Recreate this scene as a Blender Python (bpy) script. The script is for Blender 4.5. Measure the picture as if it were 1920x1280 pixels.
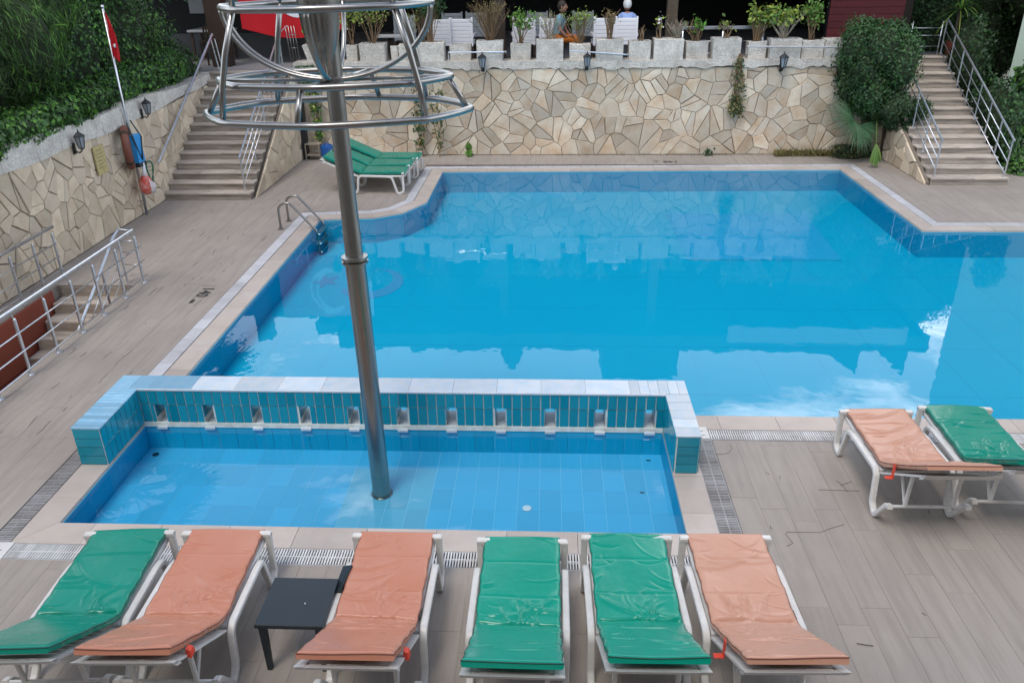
import bpy, bmesh, math, random
import numpy as np
from mathutils import Vector, Matrix
for o in list(bpy.data.objects): bpy.data.objects.remove(o)
scene = bpy.context.scene
COL = scene.collection
R = math.radians
# ------------------------------------------------------------------ camera
cam_d = bpy.data.cameras.new('camera'); cam = bpy.data.objects.new('camera', cam_d); COL.objects.link(cam)
cam_d.sensor_width = 36.0; cam_d.lens = 36.0*1504/1920; cam_d.clip_start = .05; cam_d.clip_end = 3000
_r = [[0.99905925, 0.00801609, -0.04261864], [0.04185618, -0.43530425, 0.89930988], [-0.01134312, -0.90024772, -0.43523027]]
M = Matrix(((_r[0][0], -_r[0][1], -_r[0][2], 0), (_r[1][0], -_r[1][1], -_r[1][2], 0), (_r[2][0], -_r[2][1], -_r[2][2], 4.5), (0, 0, 0, 1)))
cam.matrix_world = M
scene.camera = cam
# ------------------------------------------------------------------ sky, sun, exposure
SUN_EL, SUN_AZ = R(64), R(205)          # azimuth clockwise from +Y
world = bpy.data.worlds.new('World'); scene.world = world; world.use_nodes = True
nt = world.node_tree; nt.nodes.clear()
W = nt.nodes.new; L = nt.links.new
out = W('ShaderNodeOutputWorld'); bg = W('ShaderNodeBackground'); sky = W('ShaderNodeTexSky')
sky.sky_type = 'NISHITA'; sky.sun_disc = False; sky.sun_elevation = SUN_EL; sky.sun_rotation = SUN_AZ
sky.air_density = 1.0; sky.dust_density = 1.2; sky.ozone_density = 1.2
tc = W('ShaderNodeTexCoord'); mp = W('ShaderNodeMapping'); mp.inputs['Scale'].default_value = (1.0, 1.0, 3.2)
mp.inputs['Location'].default_value = (.35, .1, .2)
nz = W('ShaderNodeTexNoise'); nz.inputs['Scale'].default_value = 3.4; nz.inputs['Detail'].default_value = 9; nz.inputs['Roughness'].default_value = .62
rp = W('ShaderNodeValToRGB'); rp.color_ramp.elements[0].position = .585; rp.color_ramp.elements[1].position = .72
mx = W('ShaderNodeMix'); mx.data_type = 'RGBA'; mx.inputs['B'].default_value = (46.0, 42.0, 40.0, 1)
dt = W('ShaderNodeVectorMath'); dt.operation = 'DOT_PRODUCT'; dt.inputs[1].default_value = (.255, .85, .46)
cm = W('ShaderNodeMapRange'); cm.inputs['From Min'].default_value = .965; cm.inputs['From Max'].default_value = .995; cm.inputs['To Max'].default_value = .15
ca = W('ShaderNodeMath'); ca.operation = 'ADD'
L(tc.outputs['Generated'], dt.inputs[0]); L(dt.outputs['Value'], cm.inputs['Value']); L(cm.outputs[0], ca.inputs[0]); L(nz.outputs['Fac'], ca.inputs[1])
L(tc.outputs['Generated'], mp.inputs['Vector']); L(mp.outputs['Vector'], nz.inputs['Vector']); L(ca.outputs[0], rp.inputs['Fac'])
sx = W('ShaderNodeSeparateXYZ'); hz = W('ShaderNodeMapRange'); hz.interpolation_type = 'SMOOTHSTEP'; hz.inputs['From Min'].default_value = .80; hz.inputs['From Max'].default_value = .30; hz.inputs['To Max'].default_value = .76
hm = W('ShaderNodeMix'); hm.data_type = 'RGBA'; hm.inputs['B'].default_value = (14.6, 15.9, 17.6, 1)      # bright hazy band of sky, the same all round
L(tc.outputs['Generated'], sx.inputs[0]); L(sx.outputs['Z'], hz.inputs['Value']); L(hz.outputs[0], hm.inputs['Factor']); L(sky.outputs['Color'], hm.inputs['A'])
L(rp.outputs['Color'], mx.inputs['Factor']); L(hm.outputs['Result'], mx.inputs['A']); L(mx.outputs['Result'], bg.inputs['Color'])
bg.inputs['Strength'].default_value = .15
L(bg.outputs['Background'], out.inputs['Surface'])
sun_d = bpy.data.lights.new('sun', 'SUN'); sun_d.energy = 1.6; sun_d.angle = R(22); sun_d.color = (1, .93, .83)
sun = bpy.data.objects.new('sun', sun_d); COL.objects.link(sun)
sd = Vector((math.sin(SUN_AZ)*math.cos(SUN_EL), math.cos(SUN_AZ)*math.cos(SUN_EL), math.sin(SUN_EL)))
sun.rotation_euler = sd.to_track_quat('Z', 'Y').to_euler(); sun.location = (0, 0, 20)
vs = scene.view_settings; vs.view_transform = 'Standard'; vs.look = 'None'; vs.gamma = 1; vs.exposure = .20; vs.use_curve_mapping = False

# ------------------------------------------------------------------ materials
def lin(r, g, b):
    return tuple(((c/255)/12.92 if c/255 <= .04045 else (((c/255)+.055)/1.055)**2.4) for c in (r, g, b))
MATS = {}
def pm(name, col, rough=.6, metal=0., rnd=.12, noise=None, col2=None, n2=None, bump=None, stretch=(1, 1, 1), spec=.5, coat=0., world_pos=False, hue=None, trans=0.):
    """procedural material: base colour, per piece variation (attribute rnd), two noises, bump"""
    m = bpy.data.materials.new(name); m.use_nodes = True; t = m.node_tree; N = t.nodes.new; K = t.links.new
    b = t.nodes['Principled BSDF']
    b.inputs['Roughness'].default_value = rough; b.inputs['Metallic'].default_value = metal
    b.inputs['Specular IOR Level'].default_value = spec; b.inputs['Coat Weight'].default_value = coat
    if coat: b.inputs['Coat Roughness'].default_value = .15
    if world_pos:
        g = N('ShaderNodeNewGeometry'); src = g.outputs['Position']
    else:
        g = N('ShaderNodeTexCoord'); src = g.outputs['Object']
    at = N('ShaderNodeAttribute'); at.attribute_name = 'rnd'
    ad = N('ShaderNodeVectorMath'); ad.operation = 'MULTIPLY_ADD'; ad.inputs[1].default_value = (1, 1, 1)
    sc = N('ShaderNodeVectorMath'); sc.operation = 'SCALE'; sc.inputs['Scale'].default_value = 23.7
    cx = N('ShaderNodeCombineXYZ')
    for k in range(3): K(at.outputs['Fac'], cx.inputs[k])
    K(cx.outputs[0], sc.inputs[0]); K(src, ad.inputs[0]); K(sc.outputs[0], ad.inputs[2])
    mpn = N('ShaderNodeMapping'); mpn.inputs['Scale'].default_value = stretch; K(ad.outputs[0], mpn.inputs['Vector'])
    vec = mpn.outputs[0]
    rgb = N('ShaderNodeRGB'); rgb.outputs[0].default_value = (*col, 1); cur = rgb.outputs[0]
    def mixc(fac, a, bcol, mode='MIX'):
        x = N('ShaderNodeMix'); x.data_type = 'RGBA'; x.blend_type = mode; x.clamp_factor = True
        K(fac, x.inputs['Factor']); K(a, x.inputs['A'])
        if isinstance(bcol, tuple): x.inputs['B'].default_value = (*bcol, 1)
        else: K(bcol, x.inputs['B'])
        return x.outputs['Result']
    if hue:      # second colour chosen per piece
        mr = N('ShaderNodeMapRange'); mr.inputs['From Min'].default_value = .55; mr.inputs['From Max'].default_value = 1.
        ml = N('ShaderNodeMath'); ml.operation = 'MULTIPLY'; ml.inputs[1].default_value = 7.31
        fr = N('ShaderNodeMath'); fr.operation = 'FRACT'; K(at.outputs['Fac'], ml.inputs[0]); K(ml.outputs[0], fr.inputs[0]); K(fr.outputs[0], mr.inputs['Value'])
        cur = mixc(mr.outputs[0], cur, hue)
    for spec_ in (noise, n2):
        if not spec_: continue
        s, amt, c2 = spec_[:3]
        n = N('ShaderNodeTexNoise'); n.inputs['Scale'].default_value = s; n.inputs['Detail'].default_value = 6; n.inputs['Roughness'].default_value = .6
        K(vec if len(spec_) < 4 else (src), n.inputs['Vector'])
        r = N('ShaderNodeMapRange'); r.inputs['From Min'].default_value = .42; r.inputs['From Max'].default_value = .68; r.inputs['To Max'].default_value = amt
        K(n.outputs['Fac'], r.inputs['Value']); cur = mixc(r.outputs[0], cur, c2)
    if rnd:
        hs = N('ShaderNodeHueSaturation'); mr = N('ShaderNodeMapRange'); mr.inputs['To Min'].default_value = 1-rnd; mr.inputs['To Max'].default_value = 1+rnd
        K(at.outputs['Fac'], mr.inputs['Value']); K(mr.outputs[0], hs.inputs['Value']); K(cur, hs.inputs['Color']); cur = hs.outputs[0]
    K(cur, b.inputs['Base Color'])
    if bump:
        n = N('ShaderNodeTexNoise'); n.inputs['Scale'].default_value = bump[0]; n.inputs['Detail'].default_value = 7; K(vec, n.inputs['Vector'])
        bp = N('ShaderNodeBump'); bp.inputs['Strength'].default_value = bump[1]; bp.inputs['Distance'].default_value = bump[2] if len(bump) > 2 else .01
        K(n.outputs['Fac'], bp.inputs['Height']); K(bp.outputs[0], b.inputs['Normal'])
        if len(bump) > 3:
            r2 = N('ShaderNodeMapRange'); r2.inputs['To Min'].default_value = max(.02, rough-bump[3]); r2.inputs['To Max'].default_value = min(1, rough+bump[3])
            K(n.outputs['Fac'], r2.inputs['Value']); K(r2.outputs[0], b.inputs['Roughness'])
    if trans:
        tr = N('ShaderNodeBsdfTranslucent'); K(cur, tr.inputs['Color']); ms = N('ShaderNodeMixShader'); ms.inputs[0].default_value = trans
        K(b.outputs[0], ms.inputs[1]); K(tr.outputs[0], ms.inputs[2]); K(ms.outputs[0], t.nodes['Material Output'].inputs['Surface'])
    MATS[name] = m; return m
deck_m = pm('deck_tile', (.335, .300, .268), .62, noise=(2.2, .5, (.22, .19, .17)), n2=(.75, .6, (.235, .208, .188), 1), rnd=.03, bump=(9, .35, .004), stretch=(7, .55, 7))
deckx_m = pm('coping_tile', (.44, .385, .34), .5, noise=(2.2, .55, (.33, .285, .26)), n2=(1.6, .4, (.52, .48, .47), 1), rnd=.10, bump=(9, .3, .003), stretch=(1.2, 1.2, 7))
grout_m = pm('grout', (.26, .225, .20), .9, rnd=0, noise=(8, .5, (.06, .055, .05)))
strip_m = pm('channel_cover', (.50, .51, .54), .5, noise=(4, .6, (.36, .36, .38)), rnd=.12, bump=(20, .2, .002))
slat_m = pm('white_plastic_slat', (.66, .66, .66), .45, noise=(3, .75, (.36, .34, .31), 1), rnd=.14)
slatd_m = pm('grey_plastic_slat', (.34, .34, .35), .5, noise=(3, .8, (.20, .19, .18), 1), rnd=.2)
dark_m = pm('dark_channel', (.012, .012, .013), .8, rnd=0)
stone_m = pm('limestone', (.60, .535, .43), .85, hue=(.48, .44, .375), noise=(2.4, .75, (.44, .28, .15)), n2=(1.1, .5, (.36, .32, .26), 1), rnd=.22, bump=(22, .8, .012))
stonew_m = pm('warm_limestone', (.66, .565, .43), .85, hue=(.56, .49, .39), noise=(3.2, .5, (.44, .30, .18)), n2=(1.1, .5, (.38, .32, .24), 1), rnd=.2, bump=(22, .8, .012))
mortar_m = pm('mortar', (.19, .16, .13), .95, rnd=0, noise=(7, .6, (.16, .13, .10)), bump=(30, .8, .01))
plaster_m = pm('rough_plaster', (.66, .635, .58), .9, rnd=.12, noise=(3.5, .7, (.38, .35, .31)), n2=(22, .5, (.30, .28, .26)), bump=(34, 1., .03))
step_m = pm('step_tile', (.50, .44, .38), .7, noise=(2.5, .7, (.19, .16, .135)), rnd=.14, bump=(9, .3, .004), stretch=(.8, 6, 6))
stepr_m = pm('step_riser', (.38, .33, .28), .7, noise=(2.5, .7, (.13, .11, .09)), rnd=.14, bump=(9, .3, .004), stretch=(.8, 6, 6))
steel_m = pm('stainless_steel', (.33, .325, .31), .30, 1., rnd=.04, noise=(5, .4, (.24, .23, .22)), bump=(4, .12, .004, .1), stretch=(1, 1, .25))
galv_m = pm('pale_steel', (.66, .70, .75), .3, .9, rnd=.05, noise=(6, .4, (.45, .48, .52)), bump=(8, .1, .003, .1))
wht_m = pm('white_plastic', (.66, .66, .65), .38, rnd=.05, noise=(3, .55, (.50, .49, .47)), n2=(25, .3, (.45, .44, .42)), bump=(30, .15, .002))
black_m = pm('black_plastic', (.012, .022, .032), .38, rnd=.1, noise=(3, .5, (.02, .035, .045)), bump=(40, .1, .002))
iron_m = pm('black_iron', (.012, .015, .018), .5, rnd=.1, noise=(9, .4, (.03, .035, .04)))
lglass_m = pm('frosted_lamp_glass', (.25, .28, .31), .2, rnd=.1)
pool_m = pm('pool_paint', (.0, .46, .67), .45, rnd=.05, noise=(.5, .5, (.0, .50, .70), 1), n2=(3, .2, (.0, .42, .62), 1))
poolw_m = pm('pool_wall_tile', (.0, .385, .58), .4, rnd=.08, noise=(1, .3, (.0, .42, .62), 1))
kid_m = pm('kids_floor_tile', (.06, .43, .70), .4, rnd=.06, noise=(1.3, .5, (.09, .46, .73), 1))
kidp_m = pm('kids_floor_patch_tile', (.13, .44, .62), .4, rnd=.06)
kidg_m = pm('kids_grout', (.28, .62, .80), .6, rnd=0)
inl_m = pm('pale_blue_inlay', (.10, .37, .60), .5, rnd=.05)
inl2_m = pm('light_patch', (.03, .44, .70), .5, rnd=.04, noise=(2, .4, (.02, .40, .66)))
tile_m = pm('turquoise_tile', (.01, .28, .39), .16, rnd=.10, noise=(14, .45, (.01, .22, .33)), bump=(12, .25, .004), hue=(.0, .225, .33))
tgrout_m = pm('tile_grout', (.70, .76, .74), .8, rnd=0, noise=(9, .6, (.46, .40, .33)))
capt_m = pm('cap_tile', (.50, .58, .66), .35, rnd=.12, noise=(7, .6, (.30, .48, .62)), n2=(16, .5, (.55, .53, .50)), bump=(20, .15, .002))
capb_m = pm('blue_cap_tile', (.22, .44, .62), .3, rnd=.2, noise=(9, .5, (.36, .54, .68)), bump=(20, .15, .002))
salmon_m = pm('salmon_vinyl', (.48, .205, .135), .30, rnd=.0, noise=(2.5, .6, (.51, .26, .19)), n2=(5, .5, (.43, .14, .065)), bump=(9, .4, .010, .08), spec=.4)
salmonp_m = pm('faded_salmon_vinyl', (.50, .27, .19), .30, rnd=.0, noise=(2.5, .6, (.54, .34, .27)), n2=(5, .4, (.46, .20, .11)), bump=(9, .4, .010, .08), spec=.4)
green_m = pm('green_vinyl', (.0, .26, .18), .24, rnd=.0, noise=(2.5, .5, (.0, .30, .21)), n2=(6, .3, (.0, .22, .15)), bump=(9, .4, .010, .08), spec=.4)
greend_m = pm('deep_green_vinyl', (.0, .215, .15), .24, rnd=.0, noise=(2.5, .5, (.0, .26, .19)), n2=(6, .3, (.0, .17, .12)), bump=(9, .4, .010, .08), spec=.4)
pipg_m = pm('dark_green_piping', (.0, .06, .05), .5, rnd=0)
pips_m = pm('brown_piping', (.17, .06, .04), .5, rnd=0)
redst_m = pm('red_strap', (.65, .06, .03), .6, rnd=0)
red_m = pm('red_flag_cloth', (.50, .004, .012), .8, rnd=0, noise=(3, .3, (.40, .0, .008)))
whc_m = pm('white_cloth', (.72, .73, .78), .8, rnd=0)
brick_m = pm('dark_red_board', (.11, .006, .010), .6, rnd=.15, noise=(4, .5, (.075, .004, .008)))
terra_m = pm('terracotta_panel', (.23, .050, .028), .6, rnd=.15, noise=(2, .6, (.17, .038, .022)), bump=(20, .2, .004))
wood_m = pm('dark_wood', (.030, .018, .012), .6, rnd=.2, noise=(5, .6, (.05, .03, .02)), stretch=(4, 4, .6))
inter_m = pm('dark_interior', (.010, .011, .013), .8, rnd=0)  # near-black, the shade of the covered interior is put into the colour
floor_m = pm('terrace_floor', (.25, .25, .26), .5, rnd=.08, noise=(3, .5, (.19, .19, .20)))
roof_m = pm('roof_dark', (.05, .04, .035), .8, rnd=.1, noise=(4, .5, (.03, .025, .02)))
fascia_m = pm('pale_fascia', (.42, .44, .46), .6, rnd=.05, noise=(4, .4, (.33, .35, .37)))
bld_m = pm('pale_green_render', (.36, .44, .36), .85, rnd=0, noise=(1.5, .5, (.31, .38, .31)), bump=(30, .3, .006))
soil_m = pm('soil', (.04, .028, .02), .95, rnd=0, bump=(30, 1, .02))
ground_m = pm('earth', (.09, .08, .06), .95, rnd=0, noise=(.6, .6, (.06, .08, .04)), bump=(6, .5, .05))
blue_m = pm('blue_plastic', (.008, .08, .30), .4, rnd=.1, noise=(5, .3, (.01, .11, .36)))
brown_m = pm('brown_rubber', (.16, .05, .032), .55, rnd=.1, noise=(8, .5, (.22, .08, .05)))
skyb_m = pm('light_blue_foam', (.03, .27, .62), .5, rnd=.1)
net_m = pm('green_net', (.01, .16, .09), .8, rnd=.1)
bag_m = pm('red_bag', (.55, .06, .04), .5, rnd=.1, noise=(16, .7, (.60, .45, .40)))
yel_m = pm('faded_yellow_plate', (.50, .42, .20), .7, rnd=0, noise=(14, .8, (.34, .27, .13)))
ink_m = pm('black_paint', (.02, .02, .022), .7, rnd=0, noise=(30, .6, (.12, .11, .10)))
skin_m = pm('skin', (.30, .15, .10), .55, rnd=0)
hair_m = pm('dark_hair', (.02, .014, .01), .7, rnd=0)
whair_m = pm('white_cap_cloth', (.80, .80, .80), .7, rnd=0)
shirtb_m = pm('blue_grey_cloth', (.12, .26, .33), .85, rnd=0, noise=(30, .4, (.18, .32, .38)))
shirtl_m = pm('light_blue_cloth', (.30, .42, .75), .85, rnd=0)
orange_m = pm('orange_cloth', (.46, .13, .012), .85, rnd=0, noise=(12, .3, (.38, .10, .01)))
shoe_m = pm('shoe', (.20, .20, .28), .7, rnd=0)
def leafmat(name, c, c2, rnd=.45): return pm(name, c, .5, rnd=rnd, noise=(1.1, .8, c2), spec=.4, hue=c2, trans=.25, world_pos=True)
ivy_m = leafmat('ivy_leaf', (0.054, 0.132, 0.034), (0.031, 0.085, 0.028))
ivyl_m = leafmat('bright_leaf', (0.125, 0.310, 0.046), (0.085, 0.202, 0.039))
weep_m = leafmat('weeping_leaf', (0.085, 0.16, 0.045), (0.050, 0.105, 0.033))
dry_m = leafmat('dry_leaf', (0.248, 0.202, 0.078), (0.139, 0.155, 0.054))
yg_m = leafmat('yellow_green_leaf', (0.372, 0.449, 0.078), (0.202, 0.295, 0.062))
dk_m = leafmat('dark_leaf', (0.034, 0.078, 0.034), (0.054, 0.116, 0.054))
palm_m = leafmat('palm_leaf', (0.070, 0.171, 0.078), (0.054, 0.132, 0.062), .3)
pot_m = leafmat('planter_leaf', (0.109, 0.232, 0.054), (0.186, 0.279, 0.062))
twig_m = pm('twig', (.20, .13, .07), .8, rnd=.35, noise=(6, .5, (.12, .08, .045)))
twigg_m = pm('pale_twig', (.30, .26, .20), .8, rnd=.3, noise=(6, .5, (.17, .14, .10)))
trunk_m = pm('trunk', (.06, .045, .03), .9, rnd=.2, noise=(6, .5, (.10, .08, .055)), bump=(20, .7, .02))
core_m = pm('leafy_shade_core', (.018, .034, .012), .95, rnd=.1, noise=(6, .6, (.03, .05, .018)), bump=(14, 1, .06))  # dark fill, the shade between the leaves put into its colour
# water
def water_mat(name, tint, b=.02):
    m = bpy.data.materials.new(name); m.use_nodes = True; t = m.node_tree; t.nodes.clear(); N = t.nodes.new; K = t.links.new
    o = N('ShaderNodeOutputMaterial'); mixs = N('ShaderNodeMixShader'); tr = N('ShaderNodeBsdfTransparent'); gl = N('ShaderNodeBsdfGlossy'); fr = N('ShaderNodeFresnel')
    fr.inputs['IOR'].default_value = 1.37; gl.inputs['Roughness'].default_value = .0; tr.inputs['Color'].default_value = (*tint, 1)
    n = N('ShaderNodeTexNoise'); n.inputs['Scale'].default_value = 1.6; n.inputs['Detail'].default_value = 3; g = N('ShaderNodeNewGeometry'); K(g.outputs['Position'], n.inputs['Vector'])
    bp = N('ShaderNodeBump'); bp.inputs['Strength'].default_value = b; bp.inputs['Distance'].default_value = .05; K(n.outputs['Fac'], bp.inputs['Height'])
    K(bp.outputs[0], gl.inputs['Normal']); K(bp.outputs[0], fr.inputs['Normal']); K(fr.outputs[0], mixs.inputs[0]); K(tr.outputs[0], mixs.inputs[1]); K(gl.outputs[0], mixs.inputs[2]); K(mixs.outputs[0], o.inputs['Surface'])
    return m
water_m = water_mat('pool_water', (.70, .95, 1.0), .05)
kwater_m = water_mat('kids_pool_water', (.82, .97, 1.0), .03)

# ------------------------------------------------------------------ helpers
rng = random.Random(11)
class MB:
    def __init__(s): s.v = []; s.f = []; s.m = []; s.r = []; s.cr = rng.random(); s.cm = 0
    def add(s, vs_, fs, r=None):
        b = len(s.v); s.v += [tuple(p) for p in vs_]
        for f in fs: s.f.append([b+i for i in f]); s.m.append(s.cm); s.r.append(s.cr if r is None else r)
        return s
    def box(s, x0, x1, y0, y1, z0, z1, r=None, bev=0):
        if bev:
            b = bev; P = []; 
            vs_ = [(x0+b, y0+b, z1), (x1-b, y0+b, z1), (x1-b, y1-b, z1), (x0+b, y1-b, z1), (x0, y0, z1-b), (x1, y0, z1-b), (x1, y1, z1-b), (x0, y1, z1-b), (x0, y0, z0), (x1, y0, z0), (x1, y1, z0), (x0, y1, z0)]
            fs = [(0, 1, 2, 3)]+[(4+i, 4+(i+1) % 4, (i+1) % 4, i) for i in range(4)]+[(8+i, 8+(i+1) % 4, 4+(i+1) % 4, 4+i) for i in range(4)]+[(11, 10, 9, 8)]
            return s.add(vs_, fs, r)
        return s.add([(x0, y0, z0), (x1, y0, z0), (x1, y1, z0), (x0, y1, z0), (x0, y0, z1), (x1, y0, z1), (x1, y1, z1), (x0, y1, z1)],
                     [(3, 2, 1, 0), (4, 5, 6, 7), (0, 1, 5, 4), (1, 2, 6, 5), (2, 3, 7, 6), (3, 0, 4, 7)], r)
    def prism(s, poly, z0, z1, r=None, bev=0):
        n = len(poly); a = sum(poly[i][0]*poly[(i+1) % n][1]-poly[(i+1) % n][0]*poly[i][1] for i in range(n))
        if a < 0: poly = poly[::-1]
        return s.add([(x, y, z0) for x, y in poly]+[(x, y, z1) for x, y in poly], [tuple(range(n))[::-1], tuple(range(n, 2*n))]+[(i, (i+1) % n, n+(i+1) % n, n+i) for i in range(n)], r)
    def tube(s, pts, r, n=8, closed=False, r1=None, cap=True, sq=False, rn=None):
        pts = [Vector(p) for p in pts]; k = len(pts); rings = []
        up = Vector((0, 0, 1)); prev = None
        for i, p in enumerate(pts):
            if closed: d = (pts[(i+1) % k]-pts[i-1])
            else: d = (pts[min(i+1, k-1)]-pts[max(i-1, 0)])
            d.normalize()
            if prev is None:
                u = d.cross(up)
                if u.length < .05: u = d.cross(Vector((1, 0, 0)))
            else:
                u = prev-d*prev.dot(d)
            u.normalize(); prev = u; w = d.cross(u)
            rr = r if r1 is None else r+(r1-r)*i/(k-1)
            if sq:
                # mitre scale
                ring = [p+u*rr*a+w*(sq if sq is not True else rr)*b_ for a, b_ in ((1, 1), (-1, 1), (-1, -1), (1, -1))]
            else:
                ring = [p+(u*math.cos(2*math.pi*j/n)+w*math.sin(2*math.pi*j/n))*rr for j in range(n)]
            rings.append(ring)
        m = len(rings[0]); vs_ = [q for g in rings for q in g]; fs = []
        for i in range(k if closed else k-1):
            a = i*m; b = ((i+1) % k)*m
            for j in range(m): fs.append((a+j, a+(j+1) % m, b+(j+1) % m, b+j))
        if not closed and cap: fs.append(tuple(range(m))[::-1]); fs.append(tuple(range((k-1)*m, k*m)))
        return s.add(vs_, fs, rn)
    def lathe(s, cx, cy, prof, n=16, rn=None):
        vs_ = []; fs = []
        for r_, z in prof: vs_ += [(cx+r_*math.cos(2*math.pi*j/n), cy+r_*math.sin(2*math.pi*j/n), z) for j in range(n)]
        for i in range(len(prof)-1):
            for j in range(n): fs.append((i*n+j, i*n+(j+1) % n, (i+1)*n+(j+1) % n, (i+1)*n+j))
        fs.append(tuple(range(n))[::-1]); fs.append(tuple(range((len(prof)-1)*n, len(prof)*n)))
        return s.add(vs_, fs, rn)
    def ball(s, c, r, sx=1, sy=1, sz=1, n=10, m=6):
        vs_ = [(c[0], c[1], c[2]-r*sz)]; fs = []
        for i in range(1, m):
            t = -math.pi/2+math.pi*i/m
            vs_ += [(c[0]+r*sx*math.cos(t)*math.cos(2*math.pi*j/n), c[1]+r*sy*math.cos(t)*math.sin(2*math.pi*j/n), c[2]+r*sz*math.sin(t)) for j in range(n)]
        vs_.append((c[0], c[1], c[2]+r*sz)); e = len(vs_)-1
        for j in range(n):
            fs.append((0, 1+(j+1) % n, 1+j)); fs.append((e, e-n+j, e-n+(j+1) % n))
            for i in range(m-2): a = 1+i*n; fs.append((a+j, a+(j+1) % n, a+n+(j+1) % n, a+n+j))
        return s.add(vs_, fs)
    def build(s, name, mat, parent=None, smooth=False, world=False, label=None, kind=None, off=None):
        off = off or Vector((0, 0, 0))
        if world and parent:
            p = parent
            while p: off = off+p.location; p = p.parent
        me = bpy.data.meshes.new(name)
        if off.length: vv = [(a-off.x, b-off.y, c-off.z) for a, b, c in s.v]
        else: vv = s.v
        me.from_pydata(vv, [], s.f)
        for m_ in (mat if isinstance(mat, (list, tuple)) else [mat]): me.materials.append(m_)
        if isinstance(mat, (list, tuple)): me.polygons.foreach_set('material_index', s.m)
        a = me.attributes.new('rnd', 'FLOAT', 'FACE'); a.data.foreach_set('value', s.r)
        if smooth: me.polygons.foreach_set('use_smooth', [True]*len(me.polygons)); 
        me.update()
        if smooth == 'auto':
            try: me.set_sharp_from_angle(angle=R(40))
            except Exception: pass
        o = bpy.data.objects.new(name, me); COL.objects.link(o)
        if parent: o.parent = parent
        if label: o['label'] = label
        if kind: o['kind'] = kind
        return o
def tag(o, label=None, cat=None, group=None, kind=None):
    if label: o['label'] = label
    if cat: o['category'] = cat
    if group: o['group'] = group
    if kind: o['kind'] = kind
    return o
def thing(name, label, cat, loc=(0, 0, 0), rz=0, group=None):
    o = bpy.data.objects.new(name, None); o.empty_display_size = .1; COL.objects.link(o); o.location = loc; o.rotation_euler = (0, 0, rz)
    return tag(o, label, cat, group)
def copy_tree(o, parent=None):
    c = o.copy(); COL.objects.link(c); c.parent = parent
    for ch in list(o.children): copy_tree(ch, c)
    return c
def arc(c, r, a0, a1, n, plane='xz', ry=None):
    ry = ry or r; P = []
    for i in range(n+1):
        a = a0+(a1-a0)*i/n; u, v = math.cos(a)*r, math.sin(a)*ry
        P.append((c[0]+u, c[1], c[2]+v) if plane == 'xz' else ((c[0], c[1]+u, c[2]+v) if plane == 'yz' else (c[0]+u, c[1]+v, c[2])))
    return P
def clip_half(poly, px, py, nx, ny):
    """keep the side where (p-P).n <= 0"""
    res = []; n = len(poly)
    for i in range(n):
        a = poly[i]; b = poly[(i+1) % n]; da = (a[0]-px)*nx+(a[1]-py)*ny; db = (b[0]-px)*nx+(b[1]-py)*ny
        if da <= 0: res.append(a)
        if (da < 0 < db) or (db < 0 < da):
            t = da/(da-db); res.append((a[0]+(b[0]-a[0])*t, a[1]+(b[1]-a[1])*t))
    return res
def area(p): return .5*sum(p[i][0]*p[(i+1) % len(p)][1]-p[(i+1) % len(p)][0]*p[i][1] for i in range(len(p)))
def shrink(poly, d):
    """inset a convex counter-clockwise polygon by d"""
    res = poly
    for i in range(len(poly)):
        a = poly[i]; b = poly[(i+1) % len(poly)]; ex, ey = b[0]-a[0], b[1]-a[1]; l = math.hypot(ex, ey)
        if l < 1e-6: continue
        nx, ny = ey/l, -ex/l
        res = clip_half(res, a[0]-nx*d, a[1]-ny*d, nx, ny)
        if len(res) < 3: return []
    return res
def crazy_cells(bound, n, seed, split=.4):
    rg = random.Random(seed); xs = [p[0] for p in bound]; ys = [p[1] for p in bound]
    pts = []; tries = 0
    A = abs(area(bound)); dmin = .52*math.sqrt(A/n)
    def inside(q):
        return all((bound[(i+1) % len(bound)][0]-bound[i][0])*(q[1]-bound[i][1])-(bound[(i+1) % len(bound)][1]-bound[i][1])*(q[0]-bound[i][0]) > 0 for i in range(len(bound)))
    nn = int(n/(1+split*.9))
    while len(pts) < nn and tries < 60000:
        tries += 1; q = (rg.uniform(min(xs), max(xs)), rg.uniform(min(ys), max(ys)))
        if inside(q) and all((q[0]-p[0])**2+(q[1]-p[1])**2 > dmin*dmin for p in pts): pts.append(q)
        if tries % 5000 == 4999: dmin *= .85
    rad = 6*math.sqrt(A/nn); cells = []
    for i, p in enumerate(pts):
        c = list(bound)
        for j, q in enumerate(pts):
            if i == j: continue
            dx, dy = q[0]-p[0], q[1]-p[1]
            if abs(dx) > rad or abs(dy) > rad: continue
            c = clip_half(c, (p[0]+q[0])/2, (p[1]+q[1])/2, dx, dy)
            if len(c) < 3: break
        if len(c) >= 3: cells.append(c)
    res = []; m = A/len(cells)
    for c in cells:
        a = area(c)
        if (a > m*1.05 and rg.random() < .95) or rg.random() < split*.45:
            cx = sum(p[0] for p in c)/len(c)+rg.uniform(-.04, .04); cy = sum(p[1] for p in c)/len(c)+rg.uniform(-.04, .04); t = rg.uniform(0, math.pi); nx, ny = math.cos(t), math.sin(t)
            for s_ in (1, -1):
                d = clip_half(c, cx, cy, nx*s_, ny*s_)
                if len(d) >= 3: res.append(d)
        else: res.append(c)
    return res
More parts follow.
